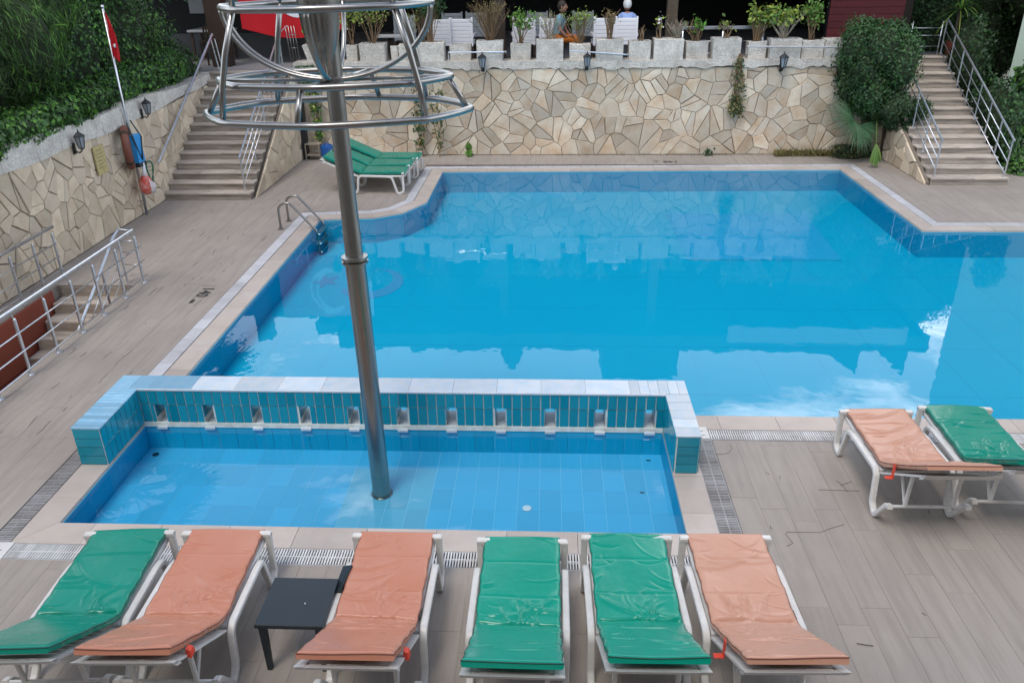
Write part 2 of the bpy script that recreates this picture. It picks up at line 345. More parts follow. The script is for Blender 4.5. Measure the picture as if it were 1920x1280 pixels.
def stone_face(root, bound, origin, ud, nd, n, seed, mat, gap=.0042, name='stone', mx=.032):
    """irregular stones as single children; u along ud, v up, proud along nd"""
    rg = random.Random(seed); O = Vector(origin); U = Vector(ud); Nn = Vector(nd); Z = Vector((0, 0, 1)); k = 0
    flip = U.cross(Z).dot(Nn) < 0
    for c in crazy_cells(bound, n, seed):
        g = gap*rg.uniform(.4, 1.7); a = shrink(c, g); b = shrink(c, g+rg.uniform(.006, .012))
        if len(a) < 3 or len(b) < 3 or abs(area(b)) < .0015: continue
        if len(a) != len(b): a = [(cx_*1.0, cy_) for cx_, cy_ in b]; cx_ = sum(p[0] for p in b)/len(b); cy_ = sum(p[1] for p in b)/len(b); a = [(cx_+(p[0]-cx_)*1.03, cy_+(p[1]-cy_)*1.03) for p in b]
        aa, bb = [], []
        for i_ in range(len(a)):
            p_, q_, p2, q2 = a[i_], a[(i_+1) % len(a)], b[i_], b[(i_+1) % len(b)]; aa.append(p_); bb.append(p2); l_ = math.hypot(q_[0]-p_[0], q_[1]-p_[1])
            for t_ in ((.5,) if l_ < .2 else (.33, .67)):
                if l_ < .09: continue
                dx_, dy_ = rg.uniform(-.005, .003), rg.uniform(-.02, .02); nx_, ny_ = (q_[1]-p_[1])/l_, -(q_[0]-p_[0])/l_; t2 = t_+dy_
                aa.append((p_[0]+(q_[0]-p_[0])*t2+nx_*dx_, p_[1]+(q_[1]-p_[1])*t2+ny_*dx_)); bb.append((p2[0]+(q2[0]-p2[0])*t2+nx_*dx_, p2[1]+(q2[1]-p2[1])*t2+ny_*dx_))
        a, b = aa, bb
        h = rg.uniform(.014, mx); tx, ty = rg.uniform(-.02, .02), rg.uniform(-.02, .02); m0 = (sum(p[0] for p in b)/len(b), sum(p[1] for p in b)/len(b))
        P = lambda p, d: O+U*p[0]+Z*p[1]+Nn*d
        L_ = len(a); vs_ = [P(p, -.01) for p in a]+[P(p, h*.6) for p in a]+[P(p, h+(p[0]-m0[0])*tx+(p[1]-m0[1])*ty) for p in b]
        fs = []
        for i in range(L_):
            j = (i+1) % L_
            fs += [(i, j, L_+j, L_+i), (L_+i, L_+j, 2*L_+j, 2*L_+i)]
        fs.append(tuple(range(2*L_, 3*L_)))
        if flip: fs = [f[::-1] for f in fs]
        mb = MB(); mb.cr = rg.random(); mb.add(vs_, fs); mb.build(name, mat, root, world=True); k += 1
    return k
# ---- foliage
def leaf_mesh(name, P, Nrm, size, mat, parent=None, seed=0, aspect=.55, droop=0., fold=.25, world=True, rnd=None, kind=None, label=None, align=None):
    """many small folded leaves: P (n,3) centres, Nrm (n,3) facing, size (n,)"""
    rg = np.random.default_rng(seed); n = len(P); P = np.asarray(P, float); Nn = np.asarray(Nrm, float)
    Nn = Nn+rg.normal(0, .45, (n, 3)); Nn /= np.linalg.norm(Nn, axis=1, keepdims=True)+1e-9
    T = rg.normal(0, 1, (n, 3)); T[:, 2] -= droop
    if align is not None: T = np.asarray(align)+rg.normal(0, .25, (n, 3))
    T -= Nn*np.sum(T*Nn, 1, keepdims=True); T /= np.linalg.norm(T, axis=1, keepdims=True)+1e-9
    B = np.cross(Nn, T); s = np.asarray(size)[:, None]
    v = np.stack([P-T*s*.5, P+B*s*aspect*.5+Nn*s*fold*.3, P+T*s*.5, P-B*s*aspect*.5+Nn*s*fold*.3], 1).reshape(-1, 3)
    if parent and world:
        off = Vector((0, 0, 0)); p = parent
        while p: off = off+p.location; p = p.parent
        v -= np.array(off)
    f = np.arange(n*4).reshape(n, 4); tri = np.concatenate([f[:, [0, 1, 2]], f[:, [0, 2, 3]]], 1).reshape(-1, 3)
    me = bpy.data.meshes.new(name); me.vertices.add(len(v)); me.vertices.foreach_set('co', v.ravel())
    me.loops.add(len(tri)*3); me.loops.foreach_set('vertex_index', tri.ravel().astype(np.int32))
    me.polygons.add(len(tri)); me.polygons.foreach_set('loop_start', np.arange(0, len(tri)*3, 3, dtype=np.int32))
    me.update(calc_edges=True)
    r_ = (rg.random(n) if rnd is None else rnd); a = me.attributes.new('rnd', 'FLOAT', 'FACE'); a.data.foreach_set('value', np.repeat(r_, 2).astype(np.float32))
    for m_ in (mat if isinstance(mat, list) else [mat]): me.materials.append(m_)
    if isinstance(mat, list): me.polygons.foreach_set('material_index', np.repeat(rg.integers(0, len(mat), n), 2).astype(np.int32))
    o = bpy.data.objects.new(name, me); COL.objects.link(o)
    if parent: o.parent = parent
    if kind: o['kind'] = kind
    if label: o['label'] = label
    return o
def lumps(n, c, rad, seed, lobes=18, spread=.55, lobe_r=.45, low=-1.):
    """points through the outer shell of an irregular lobed crown"""
    rg = np.random.default_rng(seed); c = np.array(c); rad = np.array(rad)
    d = rg.normal(0, 1, (lobes, 3)); d /= np.linalg.norm(d, axis=1, keepdims=True); d[:, 2] = np.maximum(d[:, 2], low)
    lc = d*spread*rg.uniform(.7, 1.15, (lobes, 1)); lr = lobe_r*rg.uniform(.7, 1.25, lobes)
    k = rg.integers(0, lobes, n); e = rg.normal(0, 1, (n, 3)); e /= np.linalg.norm(e, axis=1, keepdims=True)
    q = lc[k]+e*(lr[k]*np.where(rg.random(n) < .12, rg.uniform(1.0, 1.22, n), rg.uniform(.72, 1.05, n)))[:, None]
    dist = np.linalg.norm(q[:, None, :]-lc[None], axis=2)-lr[None]*.70
    keep = (dist > 0).all(1); q = q[keep]; e = e[keep]; rn = rg.random(len(lr))[k][keep]*.6+rg.random(len(q))*.4
    return c+q*rad, e, rn, (c+lc*rad, lr)
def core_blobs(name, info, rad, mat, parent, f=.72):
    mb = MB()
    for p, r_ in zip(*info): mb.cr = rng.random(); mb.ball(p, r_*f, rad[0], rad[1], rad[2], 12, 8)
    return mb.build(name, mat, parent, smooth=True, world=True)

# ================================================================== SETTING
def flat(name, quads, z, mat, kind='structure', parent=None):
    mb = MB()
    for q in quads: mb.add([(x, y, z) for x, y in q], [tuple(range(len(q)))])
    o = mb.build(name, mat, parent, world=bool(parent)); 
    if kind: o['kind'] = kind
    return o
flat('ground', [[(-400, -300), (400, -300), (400, 900), (-400, 900)]], -1.9, ground_m)
WZ = -.04
MP = [(-4.3, 7.5), (12.0, 7.5), (12.0, 13.93), (6.64, 13.93), (6.64, 18.42), (-2.41, 18.24), (-2.43, 15.72), (-2.80, 14.98), (-3.30, 14.66), (-4.3, 14.55)]
KP = [(-4.3, 5.53), (1.22, 5.53), (1.22, 7.2), (-4.3, 7.2)]
def ccw(p): return p if area(p) > 0 else p[::-1]
MP = ccw(MP); KP = ccw(KP)
def basin(name, P, zb, wm, fm):
    mb = MB()
    for i in range(len(P)):
        a, b = P[i], P[(i+1) % len(P)]
        mb.add([(a[0], a[1], zb), (b[0], b[1], zb), (b[0], b[1], -.03), (a[0], a[1], -.03)], [(3, 2, 1, 0)])
    nv = len(mb.f); mb.cm = 1; mb.add([(x, y, zb) for x, y in P], [tuple(range(len(P)))]); mb.cm = 0
    # outer shell gives the basin its thickness
    mb.add([(x, y, zb-.15) for x, y in P], [tuple(range(len(P)))[::-1]])
    o = mb.build(name, [wm, fm]); o['kind'] = 'structure'; return o
main_pool = basin('pool_basin', MP, -.50, poolw_m, pool_m)
kids_pool = basin('shallow_pool_basin', KP, -.3025, poolw_m, kidg_m)
# shallow pool floor tiles and wall tiles
for i in range(26):
    x0 = -4.3+i*.2123
    ny = 5
    for j in range(ny):
        y0 = 5.53+j*.334; w = .004 if not (12 <= i <= 15) else .006
        mb = MB(); mb.cr = rng.random(); mb.box(x0+w*.5, x0+.2123-w*.5, y0+w*.5, y0+.334-w*.5, -.306, -.300); mb.build('floor_tile', kidp_m if 11 <= i <= 14 and j < 4 else kid_m, kids_pool)
for j in range(28):
    mb = MB(); x0 = -4.3+j*.19714; mb.box(x0+.002, x0+.19514, 7.192, 7.2, -.30, -.05); mb.build('wall_tile', poolw_m, kids_pool)
w = flat('pool_water', [MP], WZ, water_m); w2 = flat('shallow_pool_water', [KP], WZ, kwater_m)
# faint tile joints and inlays on the deep floor
mb = MB()
for k in range(1, 40):
    x = -4.3+k*.42
    if x < 11.9 and k % 2: mb.box(x-.002, x+.002, 7.55, 13.9, -.499, -.497)
for k in range(1, 15): 
    if k % 3 == 0: mb.box(-4.28, 11.9, 7.5+k*.45-.002, 7.5+k*.45+.002, -.499, -.4972)
mb.build('joint_line', inl2_m, main_pool, kind='stuff')
mb = MB(); mb.add([(2.53, 13.75, -.494), (5.26, 13.75, -.494), (5.42, 16.6, -.494), (2.53, 16.6, -.494)], [(0, 1, 2, 3)]); 
mb.add([(2.53, 13.75, -.5), (5.26, 13.75, -.5), (5.42, 16.6, -.5), (2.53, 16.6, -.5)], [(3, 2, 1, 0)]); mb.build('floor_patch', inl2_m, main_pool, label='lighter rectangular patch of floor tiles')
mb = MB(); cx, cy = -3.76, 12.62; pts = []
for k in range(10):
    a = math.pi/2+k*math.pi/5+.5; r_ = .24 if k % 2 == 0 else .10; pts.append((cx+r_*math.cos(a), cy+r_*math.sin(a)*1.35))
mb.prism(pts, -.499, -.494); mb.build('star_inlay', inl_m, main_pool)
mb = MB(); c0 = (-2.95, 12.55); P1 = [(c0[0]+.52*math.cos(t), c0[1]+.52*math.sin(t)*1.3) for t in np.linspace(-2.6, 1.9, 26)]; P2 = [(c0[0]-.10+.42*math.cos(t), c0[1]+.12+.42*math.sin(t)*1.3) for t in np.linspace(-2.45, 1.75, 26)]
for i in range(25): mb.prism([P1[i], P1[i+1], P2[i+1], P2[i]], -.499, -.494)
mb.build('crescent_inlay', inl_m, main_pool)
# ---- outline: coping tiles and drain channel all round
OUT = ccw([(-4.3, 5.53), (1.22, 5.53), (1.22, 7.5), (12.0, 7.5), (12.0, 13.93), (6.64, 13.93), (6.64, 18.42), (-2.41, 18.24), (-2.43, 15.72), (-2.80, 14.98), (-3.30, 14.66), (-4.3, 14.55)])
def offset(P, d):
    res = []; n = len(P)
    for i in range(n):
        a, b, c = Vector(P[i-1]), Vector(P[i]), Vector(P[(i+1) % n]); e1 = (b-a).normalized(); e2 = (c-b).normalized()
        n1 = Vector((e1.y, -e1.x)); n2 = Vector((e2.y, -e2.x)); m = (n1+n2).normalized(); k = d/max(.3, m.dot(n1)); res.append((b.x+m.x*k, b.y+m.y*k))
    return res
O0, O1, O2 = OUT, offset(OUT, .275), offset(OUT, .475)
def seg_pieces(a0, b0, a1, b1, pitch, gap):
    """quads between inner segment a0-b0 and outer a1-b1, cut square to the segment"""
    a0, b0, a1, b1 = map(Vector, (a0, b0, a1, b1)); d = (b0-a0).normalized(); f = lambda p: (p-a0).dot(d)
    i0, i1, o0, o1 = 0, (b0-a0).length, f(a1), f(b1); lo, hi = min(i0, o0), max(i1, o1); n = max(1, round((hi-lo)/pitch)); st = (hi-lo)/n; nn = Vector((d.y, -d.x)); w = (a1-a0).dot(nn); res = []
    for k in range(n):
        s, e = lo+k*st+gap/2, lo+(k+1)*st-gap/2; si, ei, so, eo = max(s, i0), min(e, i1), max(s, o0), min(e, o1)
        if k == 0: si, so = i0+gap*.5, o0+gap*.5
        if k == n-1: ei, eo = i1-gap*.5, o1-gap*.5
        if ei <= si and eo <= so: continue
        ei = max(ei, si+.001); eo = max(eo, so+.001)
        q = [a0+d*si, a0+d*ei, a0+d*eo+nn*w, a0+d*so+nn*w]; res.append([(p.x, p.y) for p in q])
    return res
coping = thing('pool_coping', None, None); del_ = coping; coping['kind'] = 'structure'
n = len(OUT)
for i in range(n):
    for q in seg_pieces(O0[i], O0[(i+1) % n], O1[i], O1[(i+1) % n], .62, .004):
        qq = ccw(q); mb = MB(); mb.cr = rng.random(); mb.prism(qq, -.03, .004+rng.uniform(0, .002)); mb.build('coping_tile', deckx_m, coping)
# drain channel: dark trough, two rims, a middle spine and cross slats
WHITE_SEG = []
for i in range(n):
    a0, b0, a1, b1 = O1[i], O1[(i+1) % n], O2[i], O2[(i+1) % n]; mid = ((a0[0]+b0[0])/2, (a0[1]+b0[1])/2)
    ln = math.hypot(b0[0]-a0[0], b0[1]-a0[1])
    near = mid[1] < 7.4
    leftside = mid[0] < -4.4
    lerp = lambda p, q, t: (p[0]+(q[0]-p[0])*t, p[1]+(q[1]-p[1])*t)
    root = thing('drain_channel', {True: 'slatted drain channel', False: 'drain channel'}[near], 'drain', (mid[0], mid[1], 0))
    mb = MB(); mb.prism(ccw([a0, b0, b1, a1]), -.10, -.05); mb.build('trough', dark_m, root, world=True)
    mb = MB()
    for t0, t1 in ((.0, .05), (.95, 1.)):
        mb.prism(ccw([lerp(a0, a1, t0), lerp(b0, b1, t0), lerp(b0, b1, t1), lerp(a0, a1, t1)]), -.06, .001)
    mb.build('rim', dark_m if not near else slatd_m, root, world=True)
    ia, ib, oa, ob = lerp(a0, a1, .06), lerp(b0, b1, .06), lerp(a0, a1, .94), lerp(b0, b1, .94)
    if near or leftside:
        mb = MB(); sm = slat_m
        if leftside or (mid[0] > 1.2 and mid[1] < 7): sm = slatd_m
        for q in seg_pieces(ia, ib, oa, ob, .0235, .0115): mb.cr = rng.random(); mb.prism(ccw(q), -.02, .003)
        mb.build('slat', sm, root, world=True, kind='stuff')
        mb = MB(); mb.prism(ccw([lerp(a0, a1, .48), lerp(b0, b1, .48), lerp(b0, b1, .53), lerp(a0, a1, .53)]), -.02, .0045); mb.build('spine', sm, root, world=True)
        if leftside:      # solid covers on the far stretch
            for q in seg_pieces(lerp(ia, ib, .20), ib, lerp(oa, ob, .20), ob, .33, .006) if a0[1] < b0[1] else seg_pieces(ia, lerp(ia, ib, .78), oa, lerp(oa, ob, .78), .33, .006):
                mb = MB(); mb.cr = rng.random(); mb.prism(ccw(q), -.02, .0085); mb.build('cover_tile', strip_m, root, world=True)
    else:
        for q in seg_pieces(ia, ib, oa, ob, .33, .006):
            mb = MB(); mb.cr = rng.random(); mb.prism(ccw(q), -.03, .004); mb.build('cover_tile', strip_m, root, world=True)
    WHITE_SEG.append((i, mid, near, root))
DL = {}
for i, mid, near, root in WHITE_SEG:
    x, y = mid
    if y < 5.6: s = 'white slatted drain channel behind the front row of sunloungers'
    elif x < -4.3: s = 'long grey drain channel along the left edge of both pools'
    elif 1 < x < 2.2 and y > 7: s = 'short drain piece at the corner by the right end of the tiled wall'
    elif 1 < x < 2.2: s = 'grey slatted drain channel right of the shallow pool, running towards the camera'
    elif y < 7.4: s = 'white slatted drain channel behind the two sunloungers at the right'
    elif x > 11: s = 'drain channel along the outer right end of the big pool'
    elif y > 18: s = 'white drain channel along the far edge under the stone wall'
    elif x > 7.05: s = 'pale drain channel in front of the right landing below the stairs'
    elif x > 6: s = 'pale drain channel along the right inner edge of the big pool'
    elif x < -3.6: s = 'short pale drain channel along the notch right beside the pool ladder'
    elif x < -3.2: s = 'short slanted drain piece between the ladder and the first bend of the notch'
    elif x < -2.9 and y < 15.4: s = 'short pale drain channel at the first bend of the notch'
    elif y < 15.6: s = 'short pale drain channel at the second bend of the notch'
    else: s = 'pale drain channel beside the three far green sunloungers'
    root['label'] = s
# ---- deck slabs (bed) and single plank tiles
G = .012
def rects_to_tiles(regions, pw, pl):
    res = []
    for (x0, x1, y0, y1) in regions:
        nx = max(1, round((x1-x0)/pw)); w = (x1-x0)/nx
        for i in range(nx):
            y = y0-rng.uniform(0, pl)
            while y < y1:
                a, b = max(y, y0), min(y+pl, y1)
                if b-a > .03: res.append((x0+i*w, x0+(i+1)*w, a, b))
                y += pl
    return res
XL, XG = -7.87, -4.775
REG = [(XL, XG, 3.2, 6.9), (-6.28, XG, 6.9, 11.15), (XL, -7.52, 6.9, 11.15), (XL, XG, 11.15, 15.87), (-6.1, XG, 15.87, 19.9), (XG, -2.885, 15.05, 19.9), (-2.885, 8.03, 18.9, 19.9), (7.115, 8.03, 14.405, 18.9),
       (8.03, 12.5, 14.405, 17.03), (9.66, 12.5, 17.03, 19.9), (-4.775, 1.7, 2.2, 5.055), (1.7, 8.5, 1.2, 7.02), (-4.775, 1.7, 1.2, 2.2), (XL, -4.775, 1.2, 3.2), (8.5, 12.5, 1.2, 7.02)]
bed = MB()
for (x0, x1, y0, y1) in REG: bed.box(x0, x1, y0, y1, -.14, -.0025)
bed.prism(ccw([(XG, 14.6), (XG, 15.06), (-2.88, 15.06), (-2.885, 15.9), (-3.2, 15.3), (-3.6, 15.1), (-4.4, 15.0)]), -.14, -.006)
deck = bed.build('deck', grout_m); deck['kind'] = 'structure'
tl = rects_to_tiles(REG, .235, 1.2)
tl.sort(key=lambda q: math.hypot((q[0]+q[1])/2, (q[2]+q[3])/2)+ (50 if (abs((q[0]+q[1])/2) > 6.5 and (q[2]+q[3])/2 < 9) or (q[3] < 3.0) else 0))
stf = MB()
for k, (a, b, c, d) in enumerate(tl):
    g = .0011; dz = rng.uniform(0, .0015)
    mb = MB() if k < 296 else stf; mb.cr = rng.random()
    mb.box(a+g, b-g, c+g, d-g, -.02, dz, r=mb.cr)
    if k < 296: mb.build('deck_tile', deck_m, deck)
stf.build('far_deck_tiles', deck_m, deck, kind='stuff')
# hairline cracks and dark scuffs on the tiles
mb = MB()
for pts in ([(1.689, 6.754), (1.814, 6.78), (1.874, 6.87), (1.866, 6.95)], [(2.03, 5.40), (2.09, 5.44), (2.06, 5.56), (2.08, 5.585), (2.36, 5.585), (2.46, 5.64), (2.60, 5.70)], [(2.53, 6.2), (2.90, 6.19)], [(2.78, 6.17), (2.77, 6.28), (2.74, 6.35)], [(2.75, 6.27), (2.88, 6.34)]):
    for (a, b), (c, d) in zip(pts[:-1], pts[1:]):
        l_ = math.hypot(c-a, d-b); nx_, ny_ = -(d-b)/l_*.0011, (c-a)/l_*.0011; mb.prism(ccw([(a+nx_, b+ny_), (a-nx_, b-ny_), (c-nx_, d-ny_), (c+nx_, d+ny_)]), 0, .0048)
for k in range(70):
    if k < 40: x_, y_ = rng.uniform(-6.1, -4.9), rng.uniform(6, 16)
    elif k < 55: x_, y_ = rng.uniform(-7.7, -5), rng.uniform(11.5, 15.6)
    else: x_, y_ = rng.uniform(1.8, 5), rng.uniform(3, 6.8)
    l_ = rng.uniform(.05, .3)*(1 if k < 55 else .25); wd = rng.uniform(.0015, .004); dx_ = rng.uniform(-.03, .03); n_ = 5; P = [(x_+dx_*t/n_+rng.uniform(-.006, .006), y_+l_*t/n_) for t in range(n_+1)]
    for t in range(n_): w1, w2 = wd*math.sin(math.pi*(t+.1)/(n_+.2)), wd*math.sin(math.pi*(t+1.1)/(n_+.2)); mb.prism(ccw([(P[t][0]-w1, P[t][1]), (P[t][0]+w1, P[t][1]), (P[t+1][0]+w2, P[t+1][1]), (P[t+1][0]-w2, P[t+1][1])]), 0, .0045)
mb.build('hairline_crack', pm('crack_dark', (.19, .165, .145), .8, rnd=.3), deck, kind='stuff')
# corner cover plates of the drain
def plate(label, cx, cy, w, rz):
    t = thing('drain_cover_plate', label, 'cover plate', (cx, cy, 0), rz, None)
    MB().box(-w/2, w/2, -w/2, w/2, -.02, .012, bev=.003).build('plate', wht_m, t)
    mb = MB(); mb.box(-w*.3, w*.3, w*.12, w*.15, .012, .014); mb.box(w*.0, w*.32, -w*.25, -w*.22, .012, .014); mb.build('groove', ink_m, t); return t
plate('white square cover plate at the left front corner of the drain', -4.67, 5.11, .28, .05)
plate('white square cover plate at the foot of the right end of the tiled wall', 1.57, 7.15, .22, 0)

# ================================================================== TILED LOW WALL between the pools
tw = thing('tiled_wall', 'low U-shaped wall of turquoise tiles with eleven water openings between the two pools', 'wall', (-1.5, 7.35, 0))
Z1 = .42
ox = [(-4.3+.0)+0 for _ in range(0)]
OPX = [-4.10, -3.56, -3.04, -2.53, -2.00, -1.47, -.965, -.445, .075, .60, 1.115-.01]
OPX = [-4.10+.5185*k for k in range(11)]
ow = .058
core = MB(); xs = [-4.58]
edges = []
prev = -4.58
for x in OPX: edges.append((prev, x-ow)); prev = x+ow
edges.append((prev, 1.45))
for a, b in edges: core.box(a, b, 7.21, 7.5, -.5, .24)
core.box(-4.58, 1.45, 7.21, 7.5, .24, Z1-.012)
for x in OPX: core.box(x-ow, x+ow, 7.21, 7.5, -.5, -.02)
core.box(-4.58, -4.31, 6.43, 7.21, -.12, Z1-.012); core.box(1.23, 1.45, 6.43, 7.21, -.12, Z1-.012)
core.build('core', tgrout_m, tw, world=True)
def tl_box(*a, m=tile_m, nm='tile', bev=.002):
    mb = MB(); mb.cr = rng.random(); mb.box(*a, bev=bev) if False else mb.box(*a); mb.build(nm, m, tw, world=True)
g = .0055
nc = 56; wd = (1.23+4.3)/nc
for i in range(nc):
    a, b = -4.3+i*wd, -4.3+(i+1)*wd; c = (a+b)/2
    segs = [(a, b)]
    for x in OPX:
        new = []
        for (p, q) in segs:
            if q <= x-ow or p >= x+ow: new.append((p, q))
            else:
                if p < x-ow: new.append((p, x-ow))
                if q > x+ow: new.append((x+ow, q))
        segs = new
    j = rng.uniform(-.0015, .0015)
    tl_box(a+g+j, b-g+j, 7.2+rng.uniform(-.001, .001), 7.21, .242, Z1-.02)
    for (p, q) in segs:
        if q-p > .02: tl_box(p+g, q-g, 7.2+rng.uniform(-.001, .001), 7.21, .03, .232)
for sx, xf in ((0, -4.3), (1, 1.23)):
    for j in range(8):
        y0 = 6.43+j*.0965
        for z0, z1 in ((.01, .20), (.21, .40)):
            if sx == 0: tl_box(-4.312, -4.302+rng.uniform(0, .002), y0+g, y0+.0965-g, z0, z1)
            else:
                tl_box(1.22, 1.232, y0+g, y0+.0965-g, z0, z1); tl_box(1.448, 1.458, y0+g, y0+.0965-g, z0, z1)
    x0, x1 = (-4.58, -4.31) if sx == 0 else (1.235, 1.45)
    for z0 in (.012, .112, .212, .312): tl_box(x0+.006, x1-.006, 6.42, 6.432, z0, z0+.092)
# cap tiles
ya = 6.42; m_ = 13; 
for j in range(m_):
    tl_box(-4.59, -4.30, ya+j*.0615+.002, ya+(j+1)*.0615-.002, Z1-.012, Z1+rng.uniform(0, .002), m=capb_m, nm='cap_tile')
for j in range(5): tl_box(1.225, 1.46, ya+j*.159+.002, ya+(j+1)*.159-.002, Z1-.012, Z1+rng.uniform(0, .002), m=capt_m, nm='cap_tile')
k = 0; x = -4.59
while x < 1.45:
    w_ = .20 if x < -4.2 else (.1 if x > .65 else .46); e = min(1.46, x+w_)
    tl_box(x+.0015, e-.0015, 7.222, 7.51, Z1-.012, Z1+rng.uniform(0, .002), m=capt_m if x > -4.0 else capb_m, nm='cap_tile'); x = e
tl_box(-4.30, 1.225, 7.196, 7.219, Z1-.014, Z1+.002, m=capt_m, nm='edge_trim')
tl_box(-4.30, 1.225, 7.192, 7.21, -.03, .024, m=tgrout_m, nm='base_trim')
for x in OPX:          # openings: jamb tiles and sloping white sill
    mb = MB(); mb.cm = 0
    mb.add([(x-ow+.004, 7.165, -.02), (x+ow-.004, 7.165, -.02), (x+ow-.004, 7.5, .03), (x-ow+.004, 7.5, .03), (x-ow+.004, 7.165, -.045), (x+ow-.004, 7.165, -.045), (x+ow-.004, 7.5, -.02), (x-ow+.004, 7.5, -.02)],
           [(0, 1, 2, 3), (7, 6, 5, 4), (4, 5, 1, 0), (5, 6, 2, 1), (6, 7, 3, 2), (7, 4, 0, 3)])
    mb.build('sill', capt_m, tw, world=True)
    for s_ in (-1, 1):
        xa = x+s_*(ow-.001); tl_box(min(xa, xa-s_*.006), max(xa, xa-s_*.006), 7.215, 7.495, .08, .236, nm='jamb_tile', m=tile_m if s_ < 0 else capt_m)
# fittings in the shallow pool
t = thing('drain_hole', 'round black drain hole in the far left corner of the shallow pool', 'drain', (-4.18, 7.06, -.3)); MB().lathe(0, 0, [(.035, 0), (.035, .006), (.028, .006), (.0, .003)], 14).build('grille', black_m, t)
t = thing('floor_disc', 'small pale disc lying on the floor of the shallow pool', 'disc', (-.172, 6.24, -.298)); MB().lathe(0, 0, [(.045, 0), (.045, .006), (.035, .009), (.0, .010)], 16).build('disc', whc_m, t, smooth=True)
for (x, y, lb) in ((1.08, 7.08, 'tiny black leaf by the right wall of the shallow pool'), (.957, 6.52, 'tiny black fitting on the shallow pool floor, nearer the loungers')):
    t = thing('pool_fitting', lb, 'fitting', (x, y, -.3)); MB().box(-.022, .022, -.008, .008, 0, .006).build('body', black_m, t)

# ================================================================== STONE WALLS
bw = thing('stone_wall', 'tall back wall of irregular pale limestone slabs under the planters', 'wall', (1, 20.1, 0))
WX0, WX1 = -6.1, 8.6
mb = MB(); mb.box(WX0, WX1, 19.93, 20.45, -.14, 2.06); mb.build('backing', mortar_m, bw, world=True)
stone_face(bw, [(0, 0), (WX1-WX0, 0), (WX1-WX0, 2.04), (0, 2.04)], (WX0, 19.93, 0), (1, 0, 0), (0, -1, 0), 295, 5, stone_m)
# rough plaster band under the planters, uneven lower edge
mb = MB(); nseg = 120; rg = random.Random(4)
prevz = 2.04
for i in range(nseg):
    a = WX0+(WX1-WX0)*i/nseg; b = WX0+(WX1-WX0)*(i+1)/nseg; zz = 2.04+.02*math.sin(i*.7)+rg.uniform(-.03, .03); d = rg.uniform(0, .012)
    mb.add([(a, 19.885-d, prevz), (b, 19.885-d, zz), (b, 20.46, zz), (a, 20.46, prevz), (a, 19.90-d, 2.21), (b, 19.90-d, 2.21), (b, 20.46, 2.21), (a, 20.46, 2.21)], [(0, 1, 5, 4), (4, 5, 6, 7), (3, 2, 1, 0), (1, 2, 6, 5), (0, 4, 7, 3)]); prevz = zz
mb.build('plaster_band', plaster_m, bw, world=True)
lw = thing('stone_wall', 'left retaining wall of warm limestone slabs with whitish coping under the ivy', 'wall', (-8, 13, 0))
mb = MB(); mb.box(-8.3, -7.90, 6.0, 15.87, -1.5, 1.74); mb.box(-8.3, -7.90, 15.87, 19.5, -.1, 1.9); mb.build('backing', mortar_m, lw, world=True)
stone_face(lw, [(0, -.0), (11.9, 0), (11.9, 1.86), (9.0, 1.74), (0, 1.70)], (-7.90, 7.5, 0), (0, 1, 0), (1, 0, 0), 250, 8, stonew_m)
mb = MB(); nseg = 60; rg = random.Random(9)
for i in range(nseg):
    a = 6+13.5*i/nseg; b = 6+13.5*(i+1)/nseg; f = lambda y: 1.70+.02*math.sin(y*3)+(.015*max(0, y-15)*3); tz = lambda y: 2.04+.03*math.sin(y*1.7)
    mb.add([(-7.855+rg.uniform(0, .01), a, f(a)), (-7.855+rg.uniform(0, .01), b, f(b)), (-8.32, b, f(b)), (-8.32, a, f(a)), (-7.87, a, tz(a)), (-7.87, b, tz(b)), (-8.32, b, tz(b)), (-8.32, a, tz(a))], [(0, 1, 5, 4), (4, 5, 6, 7), (3, 2, 1, 0)])
mb.build('coping', plaster_m, lw, world=True)
# ================================================================== STAIRS
def stairs(label, x0, x1, y0, rise, run, n, railside):
    t = thing('staircase', label, 'stairs', ((x0+x1)/2, y0, 0))
    mb = MB()
    for i in range(n): mb.box(x0+.02, x1-.02, y0+i*run+.02, y0+(i+1)*run+.021, -.1, (i+1)*rise-.032)
    mb.build('core', mortar_m, t, world=True)
    for i in range(n):
        z = (i+1)*rise; y = y0+i*run
        # tread tiles, two or three long tiles per step
        cuts = [x0]; 
        while cuts[-1] < x1-.05: cuts.append(min(x1, cuts[-1]+rng.choice([.62, .9, 1.2])))
        for a, b in zip(cuts[:-1], cuts[1:]):
            if b-a < .04: continue
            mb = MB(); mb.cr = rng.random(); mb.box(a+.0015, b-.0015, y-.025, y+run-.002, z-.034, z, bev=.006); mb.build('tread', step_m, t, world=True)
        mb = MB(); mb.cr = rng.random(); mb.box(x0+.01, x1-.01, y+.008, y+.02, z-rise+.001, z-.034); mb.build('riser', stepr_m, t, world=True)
    return t
S1 = stairs('wide left staircase of wood-look tiles rising to the terrace', -7.87, -6.08, 15.87, .150, .255, 14, 1)
S2 = stairs('right staircase of wood-look tiles between two pale metal railings', 8.05, 9.66, 17.03, .152, .305, 14, 1)
fw = thing('stair_side_wall', 'stone-faced side wall of the left staircase beside the dark post', 'wall', (-6.05, 18, 0))
mb = MB(); mb.add([(-6.08, 15.9, -.1), (-6.08, 19.93, -.1), (-6.08, 19.93, 2.08), (-6.08, 19.45, 2.08), (-6.02, 15.9, -.1), (-6.02, 19.93, -.1), (-6.02, 19.93, 2.08), (-6.02, 19.45, 2.08)], [(0, 1, 2, 3), (7, 6, 5, 4), (4, 5, 1, 0), (3, 2, 6, 7), (7, 4, 0, 3), (1, 5, 6, 2)]); mb.build('backing', mortar_m, fw, world=True)
